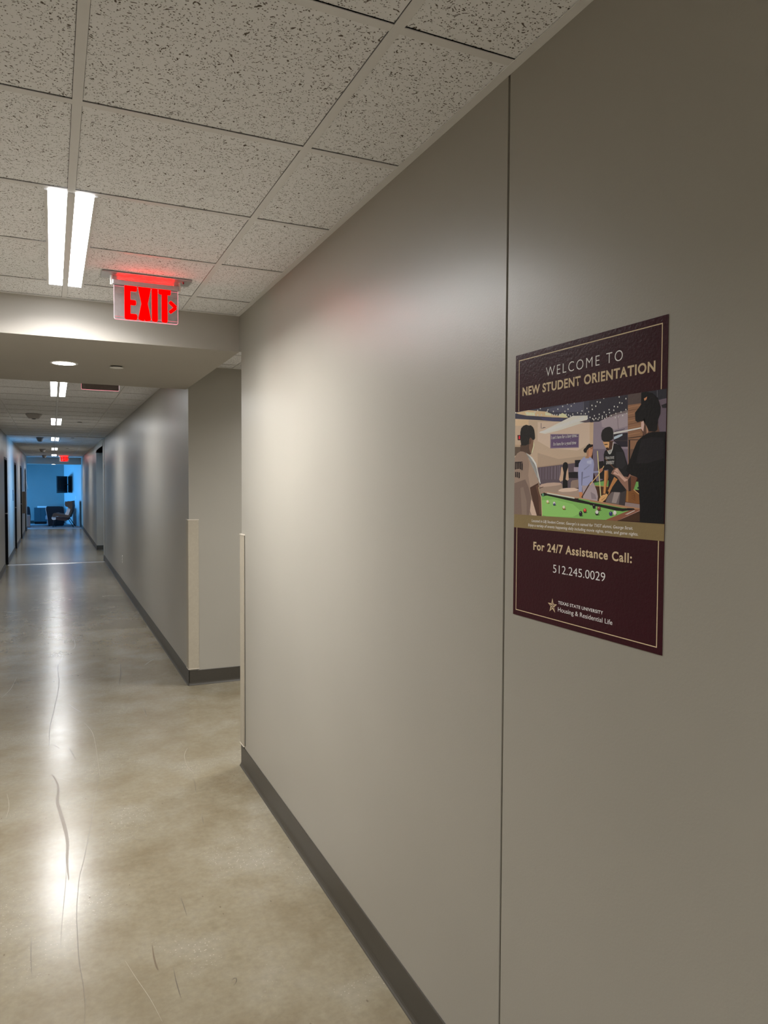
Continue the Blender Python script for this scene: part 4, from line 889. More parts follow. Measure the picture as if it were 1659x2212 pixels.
# ------------------------------------------------------------------ corner guards
def corner_guard(x, y, sy, label):
    """L-shaped vinyl guard over an outside corner; one wing on the x face, one on the y face"""
    g = thing('corner_guard', label, 'corner guard', (x, y, 0.132), 0, 'corner guards at the side corridor')
    w, t, h = 0.076, 0.009, 1.215
    s = sy      # +1: the wall lies on the -y side of the corner
    out = [(-t, -s * w), (0, -s * w), (0, 0), (w, 0), (w, s * t), (-t + 0.004, s * t), (-t, s * (t - 0.004))]
    MB().prism(out, 'z', 0.004, h - 0.006).build('cover', GUARD, g)
    e = 0.002
    cap = [(-t - e, -s * (w + e)), (0, -s * (w + e)), (0, 0), (w + e, 0), (w + e, s * (t + e)), (-t - e, s * (t + e))]
    MB().prism(cap, 'z', h - 0.006, h).build('top_cap', GUARD_CAP, g)
    MB().prism(cap, 'z', 0, 0.004).build('bottom_cap', GUARD_CAP, g)
    lip = [(-0.003, -s * (w + 0.004)), (0, -s * (w + 0.004)), (0, -s * w), (-0.003, -s * w)]
    MB().prism(lip, 'z', 0.004, h - 0.006).build('retainer_edge', BASE, g)
    return g
corner_guard(0, WEND, 1, 'beige corner guard on the end of the poster wall')
corner_guard(FX, FARW, -1, 'beige corner guard at the corner across the side corridor')

# ------------------------------------------------------------------ ceiling lights
def ceiling_light(y0, y1, label, watts=1.0, x=-0.92, rotz=0, lens=LENS):
    c = thing('ceiling_light', label, 'ceiling light', (x, (y0 + y1) / 2, H), rotz, 'twin strip ceiling lights along the corridor')
    d = (y1 - y0) / 2
    for s in (-1, 1):
        a, b = (0.013, 0.071)
        x0, x1 = (a, b) if s > 0 else (-b, -a)
        MB().box(x0, x1, -d, d, -0.003, 0.002).build('lens', lens, c)
        f = MB().box(x0 - 0.0 if s > 0 else x0 - 0.011, x0 - 0.0005 if s < 0 else x0 + 0.0005, -d, d, -0.004, 0.003) if s < 0 else MB().box(x1, x1 + 0.011, -d, d, -0.004, 0.003)
        f.build('frame', TEE, c)
        la = bpy.data.lights.new('strip_lamp', 'AREA')
        la.shape = 'RECTANGLE'
        la.size, la.size_y = x1 - x0, 2 * d
        la.energy = STRIP_WATTS * watts * 2 * d / 1.22
        la.spread = math.radians(STRIP_SPREAD)
        la.color = (1.0, 0.98, 0.955)
        lo = bpy.data.objects.new('strip_lamp', la)
        C.objects.link(lo)
        lo.parent = c
        lo.location = ((x0 + x1) / 2, 0, -0.0045)
    MB().box(-0.0125, 0.0125, -d, d, -0.0035, 0.0005).build('centre_rail', TEE, c)
    MB().box(-0.0125, 0.0125, d - 0.13, d - 0.127, -0.0045, -0.0035).build('clip', WHITE, c)
    return c
ceiling_light(2.665, 3.90, 'large bright twin strip ceiling light left of the near exit sign')
ceiling_light(7.63, 8.84, 'twin strip ceiling light just beyond the soffit', 0.3, lens=LENS_FAR)
ceiling_light(11.91, 13.12, 'twin strip ceiling light next to the white dome device, second beyond the soffit', 0.3, lens=LENS_FAR)
ceiling_light(16.79, 17.99, 'twin strip ceiling light over the bluish ceiling band', 0.3, lens=LENS_FAR)
ceiling_light(21.66, 22.86, 'small twin strip ceiling light, second from the far exit sign', 0.3, lens=LENS_FAR)
ceiling_light(26.54, 27.74, 'smallest twin strip ceiling light beside the far exit sign', 0.3, lens=LENS_FAR)
ceiling_light(-2.212, -0.99, 'twin strip ceiling light behind the viewpoint, out of the picture', 1.35)
side = ceiling_light(4.46, 5.68, 'twin strip ceiling light in the side corridor, hidden by the poster wall', 0.8, 1.75, math.pi / 2)
side.location.z = 2.575

def downlight(x, y, z, label):
    d = thing('downlight', label, 'downlight', (x, y, z), 0, 'round downlights in the soffits')
    MB().lathe((0, 0, 0), [(0.066, 0.002), (0.068, -0.004), (0.080, -0.005), (0.084, -0.001), (0.084, 0.002)]).build('trim_ring', WHITE, d, smooth=True)
    MB().cyl((0, 0, -0.0035), 'z', 0.067, 0.067, 0.004).build('lens', DOWN, d)
downlight(-0.912, 5.055, 2.391, 'round lit downlight in the near soffit')
downlight(-0.93, 29.8, 2.35, 'tiny round downlight under the far soffit, below the far exit sign')

def sprinkler(x, y, z, label):
    s = thing('sprinkler_cover', label, 'sprinkler cover', (x, y, z), 0, 'concealed sprinkler covers')
    MB().lathe((0, 0, 0), [(0.0, -0.012), (0.030, -0.012), (0.041, -0.010), (0.042, -0.008), (0.0, -0.007)]).build('cover_plate', WHITE, s, smooth=True)
    MB().lathe((0, 0, 0), [(0.0, -0.0075), (0.034, -0.0075), (0.034, 0.0), (0.0, 0.0)]).build('recess_cup', DARKP, s)
sprinkler(-0.599, 5.05, 2.391, 'round sprinkler cover beside the downlight in the near soffit')
sprinkler(-0.586, 12.39, H, 'sprinkler cover on the tiles right of the second strip light past the soffit')
sprinkler(-0.59, 16.7, H, 'sprinkler cover on the tiles by the bluish ceiling band')
sprinkler(-0.60, 21.7, H, 'farthest sprinkler cover, near the two smallest strip lights')

def dome(x, y, r, drop, label, eye, mat=None):
    s = thing('ceiling_detector', label, 'detector', (x, y, H), 0, 'round detectors on the corridor ceiling')
    MB().lathe((0, 0, 0), [(0.0, -drop), (r * 0.62, -drop), (r * 0.74, -drop * 0.75), (r * 0.97, -0.012), (r, -0.006), (r, 0.0)]).build('housing', mat or DETECTOR, s, smooth=True)
    MB().lathe((0, 0, 0), [(0.0, -drop - 0.012), (eye * 0.6, -drop - 0.010), (eye, -drop + 0.001), (0.0, -drop + 0.001)], 24).build('sensor_eye', DARKP, s, smooth=True)
dome(-1.21, 11.25, 0.105, 0.062, 'widest pale round detector on the ceiling, nearest of the row', 0.034, GREYP)
dome(-1.21, 16.9, 0.075, 0.075, 'round detector hanging where the bluish ceiling band begins', 0.045)
dome(-1.22, 22.5, 0.085, 0.075, 'dark round detector left of the second smallest strip light', 0.05)
dome(-1.22, 27.4, 0.075, 0.08, 'smallest round detector, left of the last strip light', 0.05)

# ------------------------------------------------------------------ exit signs
def mirror_mat():
    m, nt, b = new_mat('mirrored_acrylic')
    v = coords(nt)
    n = noise(nt, v, 45, 4, 0.7)
    L(nt, ramp(nt, n, [(0.35, (0.50, 0.44, 0.45)), (0.62, (0.55, 0.49, 0.50)), (0.75, (0.72, 0.66, 0.66))]), b.inputs['Base Color'])  # pinkish tint paints spilled red light into the mirror colour
    b.inputs['Metallic'].default_value = 0.9
    L(nt, ramp(nt, n, [(0.4, (0.06, 0.06, 0.06)), (0.8, (0.25, 0.25, 0.25))]), b.inputs['Roughness'])
    return m
MIRROR = mirror_mat()
def round_bar(m, p, q, w, r, y0, y1, n=4):
    """a stroke with softly rounded corners, extruded in depth"""
    p, q = Vector(p), Vector(q)
    d = (q - p).normalized()
    s = Vector((-d.y, d.x))
    ln = (q - p).length
    pts = []
    for cx, cy, a0 in ((ln - r, w / 2 - r, 0), (r, w / 2 - r, 90), (r, -w / 2 + r, 180), (ln - r, -w / 2 + r, 270)):
        for k in range(n + 1):
            a = math.radians(a0 + 90 * k / n)
            t, u = cx + r * math.cos(a), cy + r * math.sin(a)
            v = p + d * t + s * u
            pts.append((v.x, v.y))
    m.prism(pts, 'y', y0, y1)
def exit_sign(loc, rotz, label):
    e = thing('exit_sign', label, 'exit sign', loc, rotz, 'red exit signs on the corridor ceiling')
    MB().prism([(-0.199, -0.056), (0.199, -0.056), (0.199, 0.056), (-0.199, 0.056)], 'z', -0.005, 0.0).build('ceiling_plate', ALU, e)
    MB().rbox(-0.152, 0.146, -0.016, 0.016, -0.047, -0.022, 0.004).build('channel', ALU, e)
    MB().box(-0.148, 0.142, -0.006, 0.006, -0.023, -0.005).build('channel_neck', ALU, e)
    for x in (-0.158, 0.146):
        MB().cyl((x + 0.003, 0, -0.047), 'z', 0.0065, 0.0065, 0.042, 16).build('end_cap', WHITE, e, smooth=True)
    MB().box(-0.125, 0.12, -0.0108, -0.0075, -0.0218, -0.0210).build('diode_strip', LED, e)
    MB().lathe((0.164, -0.02, -0.008), [(0.0, -0.006), (0.003, -0.005), (0.0045, 0.0), (0.0045, 0.004)], 14).build('test_button', plain('red_button', (0.25, 0.01, 0.03), 0.2), e, smooth=True)
    x0, x1, z0, z1, r = -0.146, 0.142, -0.2035, -0.028, 0.009
    def rr(a):
        pts = []
        for cx, cz, a0 in ((x1 - r - 0, z1 - 0.001, 0), (x0 + r, z1 - 0.001, 90), (x0 + r, z0 + r, 180), (x1 - r, z0 + r, 270)):
            rad = r if a0 >= 180 else 0.001
            ccx = cx if a0 >= 180 else (x1 - 0.001 if a0 == 0 else x0 + 0.001)
            for k in range(6):
                w = math.radians(a0 + 90 * k / 5)
                pts.append((ccx + (rad + a) * math.cos(w), cz + (rad + a) * math.sin(w)))
        return pts
    MB().prism(rr(-0.0012), 'y', -0.003, 0.003).build('panel', MIRROR, e)
    # glowing cut edge of the acrylic: right, bottom and top lines, paler on the other side
    o, i = rr(0.0), rr(-0.0014)
    n = len(o)
    rim, side = MB(), MB()
    for k in range(n):
        j = (k + 1) % n
        tgt = side if (o[k][0] + o[j][0]) / 2 < x0 + 0.004 else rim
        tgt.add([(o[k][0], -0.0032, o[k][1]), (o[j][0], -0.0032, o[j][1]), (i[j][0], -0.0032, i[j][1]), (i[k][0], -0.0032, i[k][1]),
                 (o[k][0], 0.0032, o[k][1]), (o[j][0], 0.0032, o[j][1]), (i[j][0], 0.0032, i[j][1]), (i[k][0], 0.0032, i[k][1])],
                [(0, 1, 2, 3), (7, 6, 5, 4), (0, 4, 5, 1), (2, 6, 7, 3)])
    rim.build('lit_rim', PINK, e)
    side.build('lit_side', PALEPINK, e)
    MB().box(x0 + 0.004, x1 - 0.004, -0.0034, -0.0031, -0.1915, -0.1895).box(x0 + 0.004, x1 - 0.004, -0.0034, -0.0031, -0.0525, -0.0505).build('glow_line', glow('acrylic_glow_line', (0.75, 0.16, 0.2), 0.8), e)
    t = MB()
    T, B = -0.0433, -0.1986
    a, b = -0.0065, -0.0032
    def s(p, q, w=0.0260, r=0.0065):
        round_bar(t, p, q, w, r, a, b)
    s((-0.0867, B), (-0.0867, T))
    s((-0.0989, T - 0.0125), (-0.0444, T - 0.0125))
    s((-0.0989, B + 0.0125), (-0.0444, B + 0.0125))
    s((-0.0985, (T + B) / 2), (-0.0485, (T + B) / 2), 0.0225)
    s((-0.0262, T), (0.0048, B), 0.0275)
    s((0.0048, T), (-0.0262, B), 0.0275)
    s((0.0352, T), (0.0352, B))
    s((0.0800, T), (0.0800, B))
    s((0.0524, T - 0.0125), (0.1078, T - 0.0125))
    s((0.1025, -0.0990), (0.1325, -0.1245), 0.0155, 0.005)
    s((0.1025, -0.1500), (0.1325, -0.1240), 0.0155, 0.005)
    t.build('lettering', RED, e)
    return e
exit_sign((-0.5745, 3.605, H), 0, 'red lit exit sign hanging in front of the near soffit')
exit_sign((-0.625, 6.38, H), math.pi, 'mirrored back of an exit sign hanging just behind the near soffit')
exit_sign((-0.605, 27.2, H), 0, 'small red exit sign far down the corridor above the lounge opening')

# ------------------------------------------------------------------ poster
def print_mat(name, col, rough=0.28):
    m, nt, b = new_mat(name)
    v = coords(nt)
    L(nt, ramp(nt, noise(nt, v, 30, 2), [(0.3, tuple(c * 0.96 for c in col)), (0.7, col)]), b.inputs['Base Color'])
    b.inputs['Roughness'].default_value = rough
    b.inputs['Specular IOR Level'].default_value = 0.16
    bump(nt, b, noise(nt, v, 150, 3, 0.6), 0.34, 0.0015)
    return m
PAPER = print_mat('maroon_print', (0.042, 0.0045, 0.0105))
GOLD = print_mat('gold_print', (0.30, 0.22, 0.105))
TAN = print_mat('tan_print', (0.76, 0.60, 0.39))
INKW = print_mat('white_print', (0.93, 0.92, 0.93))
INKD = print_mat('dark_print', (0.03, 0.024, 0.03))
def photo_mat():
    m, nt, b = new_mat('printed_photograph')
    a = N(nt, 'ShaderNodeVertexColor')
    a.layer_name = 'ink'
    L(nt, a.outputs[0], b.inputs['Base Color'])
    b.inputs['Roughness'].default_value = 0.28
    b.inputs['Specular IOR Level'].default_value = 0.15
    v = coords(nt)
    bump(nt, b, noise(nt, v, 150, 3, 0.6), 0.25, 0.0015)
    return m
PHOTO = photo_mat()
PW, PH = 0.4615, 0.604
poster = MB().box(0, PW, 0, PH, 0.0002, 0.0012).build('poster', PAPER)
poster.matrix_world = Matrix(((0, 0, -1, 0.0), (-1, 0, 0, 1.429), (0, 1, 0, 1.327), (0, 0, 0, 1)))
tag(poster, 'maroon welcome poster with a pool table photograph, on the right wall', 'poster')
Z0 = 0.00122
def poly(mb, pts, z):
    mb.add([(x, y, z) for x, y in pts], [tuple(range(len(pts)))])
m = MB()
for (x0, y0, x1, y1) in ((0.0125, 0.4745, 0.0145, 0.5915), (0.4472, 0.4745, 0.4492, 0.5915), (0.0145, 0.5895, 0.4472, 0.5915),
                         (0.0105, 0.0115, 0.0125, 0.2045), (0.4475, 0.0115, 0.4495, 0.2045), (0.0125, 0.0115, 0.4475, 0.0133)):
    m.box(x0, x1, y0, y1, Z0 - 0.0002, Z0)
    if x1 - x0 > 0.1:
        m.build('border_line', TAN, poster)
        m = MB()
MB().box(0, PW, 0.2045, 0.2352, Z0 - 0.0002, Z0).build('gold_band', GOLD, poster)
# the printed photograph: flat areas of ink, one over the other
pm = bpy.data.meshes.new('photograph')
bm = bmesh.new()
lay = bm.loops.layers.float_color.new('ink')
for k, row in enumerate(PHOTO_INK):
    q = [t * 1e-4 for t in row[3:]]
    col = srgb(*row[:3])
    col = tuple(min(1, (v * INK_GAIN)) for v in col)
    pts = list(zip(q[::2], q[1::2]))
    clean = [p for i, p in enumerate(pts) if p != pts[i - 1]]
    if len(clean) < 3:
        continue
    ar = sum(a[0] * b[1] - b[0] * a[1] for a, b in zip(clean, clean[1:] + clean[:1]))
    if ar < 0:
        clean.reverse()
    f = bm.faces.new([bm.verts.new((x, y, Z0 + k * 2.2e-6)) for x, y in clean])
    for lp in f.loops:
        lp[lay] = (*col, 1)
bmesh.ops.triangulate(bm, faces=bm.faces[:])
bm.to_mesh(pm)
bm.free()
pm.materials.append(PHOTO)
photo = bpy.data.objects.new('photograph', pm)
C.objects.link(photo)
photo.parent = poster

def text_mesh(body, bold=0.0, space=1.0, shear=0.0):
    cu = bpy.data.curves.new('text', 'FONT')
    cu.body = body
    cu.offset = bold
    cu.space_character = space
    cu.shear = shear
    cu.resolution_u = 5
    ob = bpy.data.objects.new('text', cu)
    C.objects.link(ob)
    dg = bpy.context.evaluated_depsgraph_get()
    me = bpy.data.meshes.new_from_object(ob.evaluated_get(dg))
    bpy.data.objects.remove(ob)
    bpy.data.curves.remove(cu)
    return me
_cap = text_mesh('H')
CAP = max(v.co.y for v in _cap.vertices)
def text(name, body, x0, x1, y, cap, mat, bold=0.0, space=1.0, shear=0.0, z=None):
    me = text_mesh(body, bold, space, shear)
    xs = [v.co.x for v in me.vertices]
    a, b = min(xs), max(xs)
    k = (x1 - x0) / (b - a)
    for v in me.vertices:
        v.co = (x0 + (v.co.x - a) * k, y + v.co.y * cap / CAP, Z0 + 0.00008 if z is None else z)
    me.name = name
    me.materials.clear()
    me.materials.append(mat)
    o = bpy.data.objects.new(name, me)
    C.objects.link(o)
    o.parent = poster
    return o
text('welcome_line', 'WELCOME TO', 0.1145, 0.3505, 0.5405, 0.0205, INKW, -0.012, 1.28)
text('headline', 'NEW STUDENT ORIENTATION', 0.0280, 0.4335, 0.5085, 0.0182, TAN, 0.028, 1.10)
text('caption', 'Located in LBJ Student Center, George\u2019s is named for TXST alumni, George Strait.', 0.0692, 0.3850, 0.2205, 0.0058, INKW, 0.004, 1.0, 0.16)
text('caption', 'Enjoy a variety of events happening daily including movie nights, trivia, and game nights.', 0.0560, 0.3985, 0.2102, 0.0058, INKW, 0.004, 1.0, 0.16)
text('assistance_line', 'For 24/7 Assistance Call:', 0.0767, 0.3836, 0.1582, 0.0172, TAN, 0.025, 1.12)
text('phone_number', '512.245.0029', 0.1484, 0.3121, 0.1142, 0.0175, INKW, -0.006)
text('university_line', 'TEXAS STATE UNIVERSITY', 0.1676, 0.3078, 0.0486, 0.0064, INKW, 0.016, 1.06)
text('department_line', 'Housing & Residential Life', 0.1672, 0.3344, 0.0323, 0.0094, INKW, 0.0)
PZ = Z0 + 0.0008
text('neon_lettering', 'I ain\u2019t here for a long time...', 0.1375, 0.2255, 0.4030, 0.0068, INKW, 0.012, 1.0, 0.15, PZ)
text('neon_lettering', 'I\u2019m here for a good time', 0.1440, 0.2200, 0.3885, 0.0068, INKW, 0.012, 1.0, 0.15, PZ)
text('shirt_lettering', 'TEXAS STATE', 0.3085, 0.3325, 0.3545, 0.0048, INKW, 0.01, 1.0, 0, PZ)
text('shirt_lettering', 'UNIVERSITY', 0.3105, 0.3330, 0.3445, 0.0062, INKW, 0.01, 1.0, 0, PZ)
m = MB()
for (x0, x1, y0, y1) in ((0.002, 0.006, 0.340, 0.356), (0.0085, 0.0125, 0.341, 0.357), (0.015, 0.019, 0.341, 0.357), (0.0215, 0.0255, 0.340, 0.356), (0.028, 0.032, 0.338, 0.354),
                         (0.002, 0.032, 0.3555, 0.3575), (0.003, 0.007, 0.322, 0.334), (0.010, 0.014, 0.321, 0.334), (0.017, 0.021, 0.320, 0.333)):
    m.box(x0, x1, y0, y1, PZ - 0.00002, PZ)
m.build('shirt_print', INKD, poster)
# star emblem: outlined five-point star with a smaller faceted star inside
m = MB()
cx, cy = 0.1477, 0.0412
def star(R, r, n=5):
    return [(cx + (R if k % 2 == 0 else r) * math.sin(math.pi * k / n), cy + (R if k % 2 == 0 else r) * math.cos(math.pi * k / n)) for k in range(10)]
o, i = star(0.0165, 0.0062), star(0.0122, 0.0043)
for k in range(10):
    j = (k + 1) % 10
    poly(m, [o[k], o[j], i[j], i[k]], Z0)
for k in range(0, 10, 2):
    poly(m, [i[k], i[(k + 1) % 10], (cx, cy)], Z0)
m.build('star_emblem', TAN, poster)

# ------------------------------------------------------------------ small things on the walls
o = thing('power_outlet', 'white power outlet low on the right wall far down the corridor', 'outlet', (FX, 12.07, 0.451))
MB().rbox(-0.007, 0, -0.037, 0.037, -0.058, 0.058, 0.002).build('cover_plate', WHITE, o)
MB().box(-0.0085, -0.006, -0.017, 0.017, 0.008, 0.036).box(-0.0085, -0.006, -0.017, 0.017, -0.036, -0.008).build('socket', GREYP, o)
o = thing('wall_cabinet', 'brown grey cabinet on the left wall between the two farthest doors', 'cabinet', (LX, 24.45, 0.73))
CAB = plain('brown_grey_enamel', (0.075, 0.062, 0.052), 0.5)
MB().rbox(0.0, 0.085, 0.0, 0.55, 0, 0.655, 0.006).build('body', CAB, o)
cd = MB().rbox(0.085, 0.095, 0.01, 0.54, 0.01, 0.645, 0.003).build('door', CAB, o)
MB().box(0.095, 0.102, 0.03, 0.045, 0.28, 0.38).build('handle', CHROME, cd)
o = thing('room_sign', 'dark room sign on the bluish left wall before the second door', 'sign', (LX, 18.65, 1.23))
MB().rbox(0, 0.008, 0, 0.15, 0, 0.255, 0.002).build('plaque', plain('dark_blue_plaque', (0.02, 0.05, 0.09), 0.4), o)
MB().box(0.008, 0.0085, 0.02, 0.13, 0.17, 0.20).build('name_strip', GREYP, o)
m = MB()
vs, fs = [], []
for a in range(9):
    z = 1.70 - 0.26 * a / 8
    d = 0.002 + 0.040 * (a / 8) ** 1.4
    vs += [(LX + d, 28.5, z), (LX + d, 28.72, z), (LX + d + 0.001, 28.5, z), (LX + d + 0.001, 28.72, z)]
for a in range(8):
    p = 4 * a
    fs += [(p, p + 1, p + 5, p + 4), (p + 2, p + 6, p + 7, p + 3), (p, p + 4, p + 6, p + 2), (p + 1, p + 3, p + 7, p + 5)]
fs += [(0, 2, 3, 1), (32, 33, 35, 34)]
tag(m.add(vs, fs).build('paper_notice', WHITE), 'white paper notice curling off the far end of the left wall', 'notice')
o = thing('light_switch', 'pale light switch plate on the blue lounge wall', 'light switch', (-0.165, 30.86, 1.095), math.atan2(RB.y - RA.y, RB.x - RA.x) + math.pi / 2)
MB().rbox(-0.035, 0.035, -0.0, 0.008, -0.058, 0.058, 0.002).build('cover_plate', WHITE, o)
MB().box(-0.008, 0.008, 0.008, 0.012, -0.018, 0.018).build('rocker', WHITE, o)
WA = math.atan2(RB.y - RA.y, RB.x - RA.x)
def on_right_wall(t, off=0.0):
    p = RA + (RB - RA) * t
    nrm = Vector((-(RB - RA).y, (RB - RA).x)).normalized()
    if nrm.x > 0:
        nrm = -nrm
    return p + nrm * off
p = on_right_wall(0.36)
bpy.data.objects['light_switch'].location = (p.x, p.y, 1.10)
bpy.data.objects['light_switch'].rotation_euler = (0, 0, WA)
o2 = copy_thing(o, (p.x, p.y, 0.43), 'pale plate low on the blue lounge wall below the light switch')
o2.name = 'wall_plate'
o2['category'] = 'wall plate'
p = on_right_wall(0.06)
o = thing('wall_post', 'tall slim dark post against the blue lounge wall', 'post', (p.x - 0.02, p.y, 0.005))
POST = plain('teal_vinyl', (0.03, 0.09, 0.14), 0.5)
MB().rbox(-0.05, 0.0, -0.04, 0.04, 0, 0.93, 0.006).build('shaft', POST, o)
MB().rbox(-0.055, 0.0, -0.045, 0.045, 0.93, 0.945, 0.003).build('cap', POST, o)

# ------------------------------------------------------------------ television on a swing arm
tv = thing('television', 'dark television on a swing arm in the blue lounge', 'television', (-0.615, 31.62, 1.597), 0)
SCRN = plain('dark_glass_screen', (0.006, 0.008, 0.014), 0.18)
A, B = Vector((-0.19, -0.42, 0)), Vector((0.19, 0.42, 0))
d = (B - A).normalized()
nn = Vector((d.y, -d.x, 0))
def slab(p, q, n, t0, t1, z0, z1):
    vs = [Vector((*(w + n * t).to_2d(), z)) for z in (z0, z1) for w, t in ((p, t0), (q, t0), (q, t1), (p, t1))]
    return vs, [(0, 3, 2, 1), (4, 5, 6, 7), (0, 1, 5, 4), (1, 2, 6, 5), (2, 3, 7, 6), (3, 0, 4, 7)]
MB().add(*slab(A, B, -nn, 0.0, 0.035, -0.335, 0.335)).build('screen_body', DARKP, tv)
MB().add(*slab(A + d * 0.015, B - d * 0.015, -nn, 0.035, 0.037, -0.32, 0.32)).build('screen', SCRN, tv)
MB().add(*slab(A + d * 0.25, B - d * 0.25, nn, 0.0, 0.03, -0.16, 0.16)).build('mount_plate', DARKP, tv)
w0, w1 = on_right_wall(0.54, 0.0), on_right_wall(0.74, 0.0)
wn = (on_right_wall(0.5, 1.0) - on_right_wall(0.5)).to_3d()
o3 = Vector((-0.635, 31.62, 0))
wa, wb = w0.to_3d() - o3, w1.to_3d() - o3
MB().add(*slab(wa, wb, wn, 0.0, 0.05, -0.32, 0.33)).build('wall_box', plain('dark_green_enamel', (0.008, 0.018, 0.02), 0.5), tv)
wm = (wa + wb) / 2 + wn * 0.05
MB().bar((0, 0, 0.0), (wm.x * 0.55, wm.y * 0.3 + 0.12, 0.0), 0.02).bar((wm.x * 0.55, wm.y * 0.3 + 0.12, 0.0), tuple(wm), 0.02).build('swing_arm', DARKP, tv)

# ------------------------------------------------------------------ lounge seating
BROWN = plain('brown_wool', (0.095, 0.068, 0.055), 0.85, grain=0.15, gscale=200)
DKBROWN = plain('dark_brown_wool', (0.045, 0.030, 0.032), 0.85, grain=0.15, gscale=200)
CREAM = plain('pale_upholstery', (0.72, 0.72, 0.74), 0.8, grain=0.06, gscale=200)
NAVY = plain('black_navy_fabric', (0.006, 0.008, 0.014), 0.8, grain=0.2, gscale=200)
BLUEF = plain('blue_grey_fabric', (0.36, 0.42, 0.50), 0.8, grain=0.1, gscale=200)
LEGM = plain('black_steel', (0.012, 0.013, 0.016), 0.4, 0.6)

wc = thing('wing_chair', 'brown high-backed wing chair with pale cushions, seen from the side', 'armchair', (-0.53, 29.95, 0.004), math.radians(-9))
OX = 0.53
def PX(pts):
    return [((x + 0.988) * 0.82 - 0.988 + OX, z * 0.886) for x, z in pts]
def PB(x, y, z):
    (a, c), = PX([(x, z)])
    return (a, y, c)
W2 = 0.30
MB().prism(PX([(-0.12, 1.11), (-0.095, 1.116), (-0.085, 0.90), (-0.115, 0.69), (-0.226, 0.43), (-0.30, 0.42), (-0.22, 0.64), (-0.165, 0.80), (-0.165, 0.92), (-0.19, 1.10)]), 'y', -W2, W2).build('backrest', BROWN, wc, tri=True)
for s in (-1, 1):
    y0, y1 = (-W2 - 0.03, -W2 + 0.02) if s < 0 else (W2 - 0.02, W2 + 0.03)
    MB().prism(PX([(-0.40, 1.09), (-0.26, 1.085), (-0.12, 1.11), (-0.085, 0.90), (-0.115, 0.72), (-0.20, 0.79), (-0.28, 0.845), (-0.385, 0.89), (-0.415, 0.97)]), 'y', y0, y1).build('head_wing', BROWN, wc, tri=True)
    MB().prism(PX([(-0.865, 0.605), (-0.80, 0.612), (-0.728, 0.58), (-0.30, 0.515), (-0.20, 0.50), (-0.226, 0.42), (-0.29, 0.40), (-0.74, 0.47), (-0.84, 0.44), (-0.90, 0.44), (-0.945, 0.455), (-0.935, 0.52), (-0.905, 0.58)]), 'y', y0, y1).build('armrest', BROWN, wc, tri=True)
MB().prism(PX([(-0.80, 0.44), (-0.29, 0.40), (-0.289, 0.33), (-0.40, 0.27), (-0.70, 0.30), (-0.80, 0.34)]), 'y', -W2 + 0.01, W2 - 0.01).build('seat_frame', DKBROWN, wc, tri=True)
MB().prism(PX([(-0.985, 0.40), (-0.965, 0.445), (-0.90, 0.465), (-0.40, 0.44), (-0.30, 0.42), (-0.30, 0.39), (-0.80, 0.345), (-0.86, 0.315), (-0.93, 0.315), (-0.975, 0.35)]), 'y', -W2 + 0.022, W2 - 0.022).build('seat_cushion', CREAM, wc, tri=True)
MB().prism(PX([(-0.29, 0.83), (-0.235, 0.855), (-0.17, 0.80), (-0.165, 0.76), (-0.26, 0.46), (-0.42, 0.46), (-0.425, 0.53)]), 'y', -W2 + 0.025, W2 - 0.025).build('back_cushion', CREAM, wc, tri=True)
for s in (-1, 1):
    MB().bar(PB(-0.885, s * 0.24, 0.34), PB(-0.93, s * 0.30, 0.0), 0.011).build('leg', LEGM, wc)
    MB().bar(PB(-0.30, s * 0.22, 0.36), PB(-0.06, s * 0.27, 0.0), 0.012).build('leg', LEGM, wc)

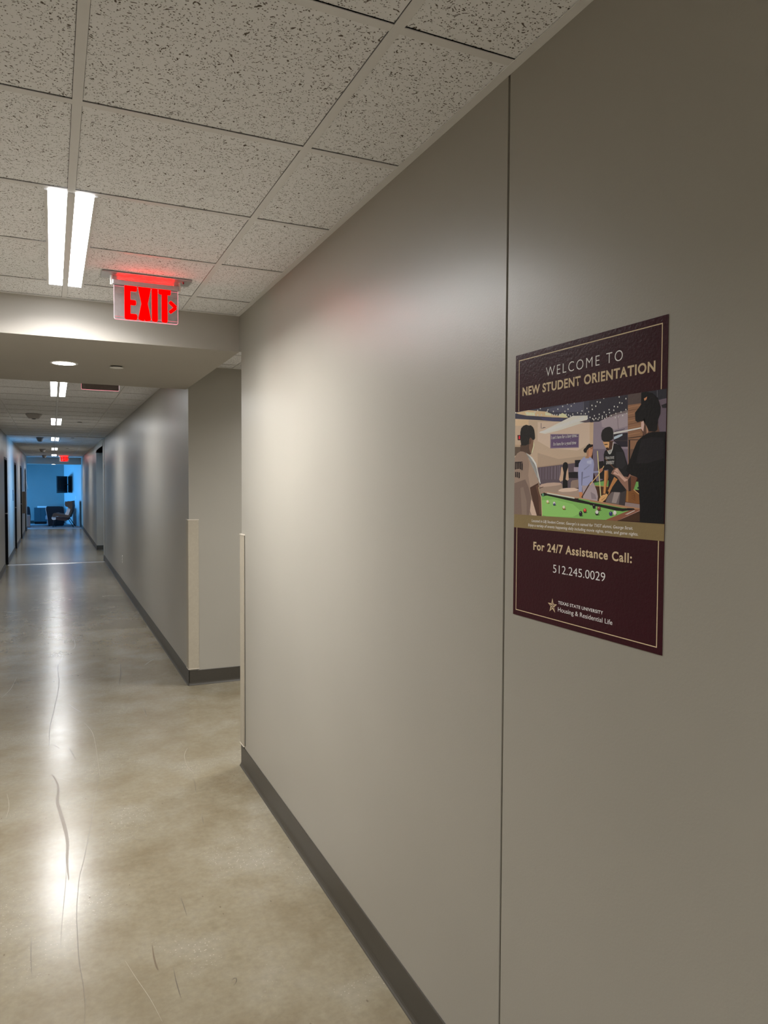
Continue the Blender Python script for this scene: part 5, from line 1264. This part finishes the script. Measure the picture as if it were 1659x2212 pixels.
tub = thing('lounge_chair', 'black boxy lounge chair behind the brown wing chair', 'armchair', (-0.90, 31.05, 0.004), 0, 'black lounge chairs')
D = 0.40
tub.scale = (0.86, 0.92, 0.89)
out = [(-0.30, 0.30), (-0.375, 0.74), (-0.36, 0.80), (-0.32, 0.83), (0.30, 0.83), (0.34, 0.80), (0.355, 0.74), (0.385, 0.40), (0.36, 0.03), (-0.27, 0.03)]
for y0, y1 in ((-D, -D + 0.07), (D - 0.07, D)):
    sh = MB().prism(out, 'y', y0, y1).build('side_shell', NAVY, tub, tri=True)
    y = (y0 + y1) / 2
    MB().prism([(-0.31, 0.28), (-0.385, 0.74), (-0.37, 0.80), (-0.355, 0.80), (-0.368, 0.74), (-0.295, 0.28)], 'y', y - 0.037, y + 0.037).build('piping', CREAM, sh, tri=True)
MB().prism([(0.385, 0.40), (0.355, 0.74), (0.34, 0.80), (0.30, 0.83), (0.22, 0.82), (0.25, 0.42), (0.25, 0.1), (0.36, 0.1)], 'y', -D + 0.07, D - 0.07).build('back_shell', NAVY, tub, tri=True)
MB().rbox(-0.395, 0.24, -D + 0.072, D - 0.072, 0.27, 0.45, 0.05).build('seat_cushion', BLUEF, tub)
MB().rbox(0.10, 0.24, -D + 0.072, D - 0.072, 0.45, 0.80, 0.04).build('back_cushion', BLUEF, tub)
MB().rbox(-0.33, 0.24, -D + 0.075, D - 0.075, 0.03, 0.27, 0.02).build('plinth', BLUEF, tub)
for x in (-0.24, 0.30):
    for y in (-0.33, 0.33):
        MB().cyl((x, y, 0), 'z', 0.018, 0.022, 0.04, 14).build('foot', LEGM, tub)
copy_thing(tub, (-2.085, 31.0, 0.004), 'black lounge chair half hidden behind the end of the left wall', 0)
tag(MB().rbox(-2.30, -1.745, 29.9, 30.35, 0.006, 0.46, 0.03).build('ottoman', plain('taupe_fabric', (0.26, 0.21, 0.20), 0.8)), 'taupe ottoman at the end of the left wall in front of a lounge chair', 'ottoman')

sc = thing('side_cabinet', 'low dark teal cabinet with a white top between the black lounge chairs', 'cabinet', (-1.42, 32.55, 0.004))
TEAL = plain('teal_laminate', (0.02, 0.07, 0.09), 0.5)
MB().rbox(-0.24, 0.22, -0.2, 0.2, 0.10, 0.66, 0.006).build('body', TEAL, sc)
MB().box(-0.22, 0.20, -0.18, 0.18, 0, 0.10).build('plinth', LEGM, sc)
MB().rbox(-0.12, 0.23, -0.21, 0.21, 0.66, 0.72, 0.01).build('top', CREAM, sc)
MB().box(-0.003, 0.001, -0.203, -0.199, 0.12, 0.64).build('door_gap', BLACK, sc)
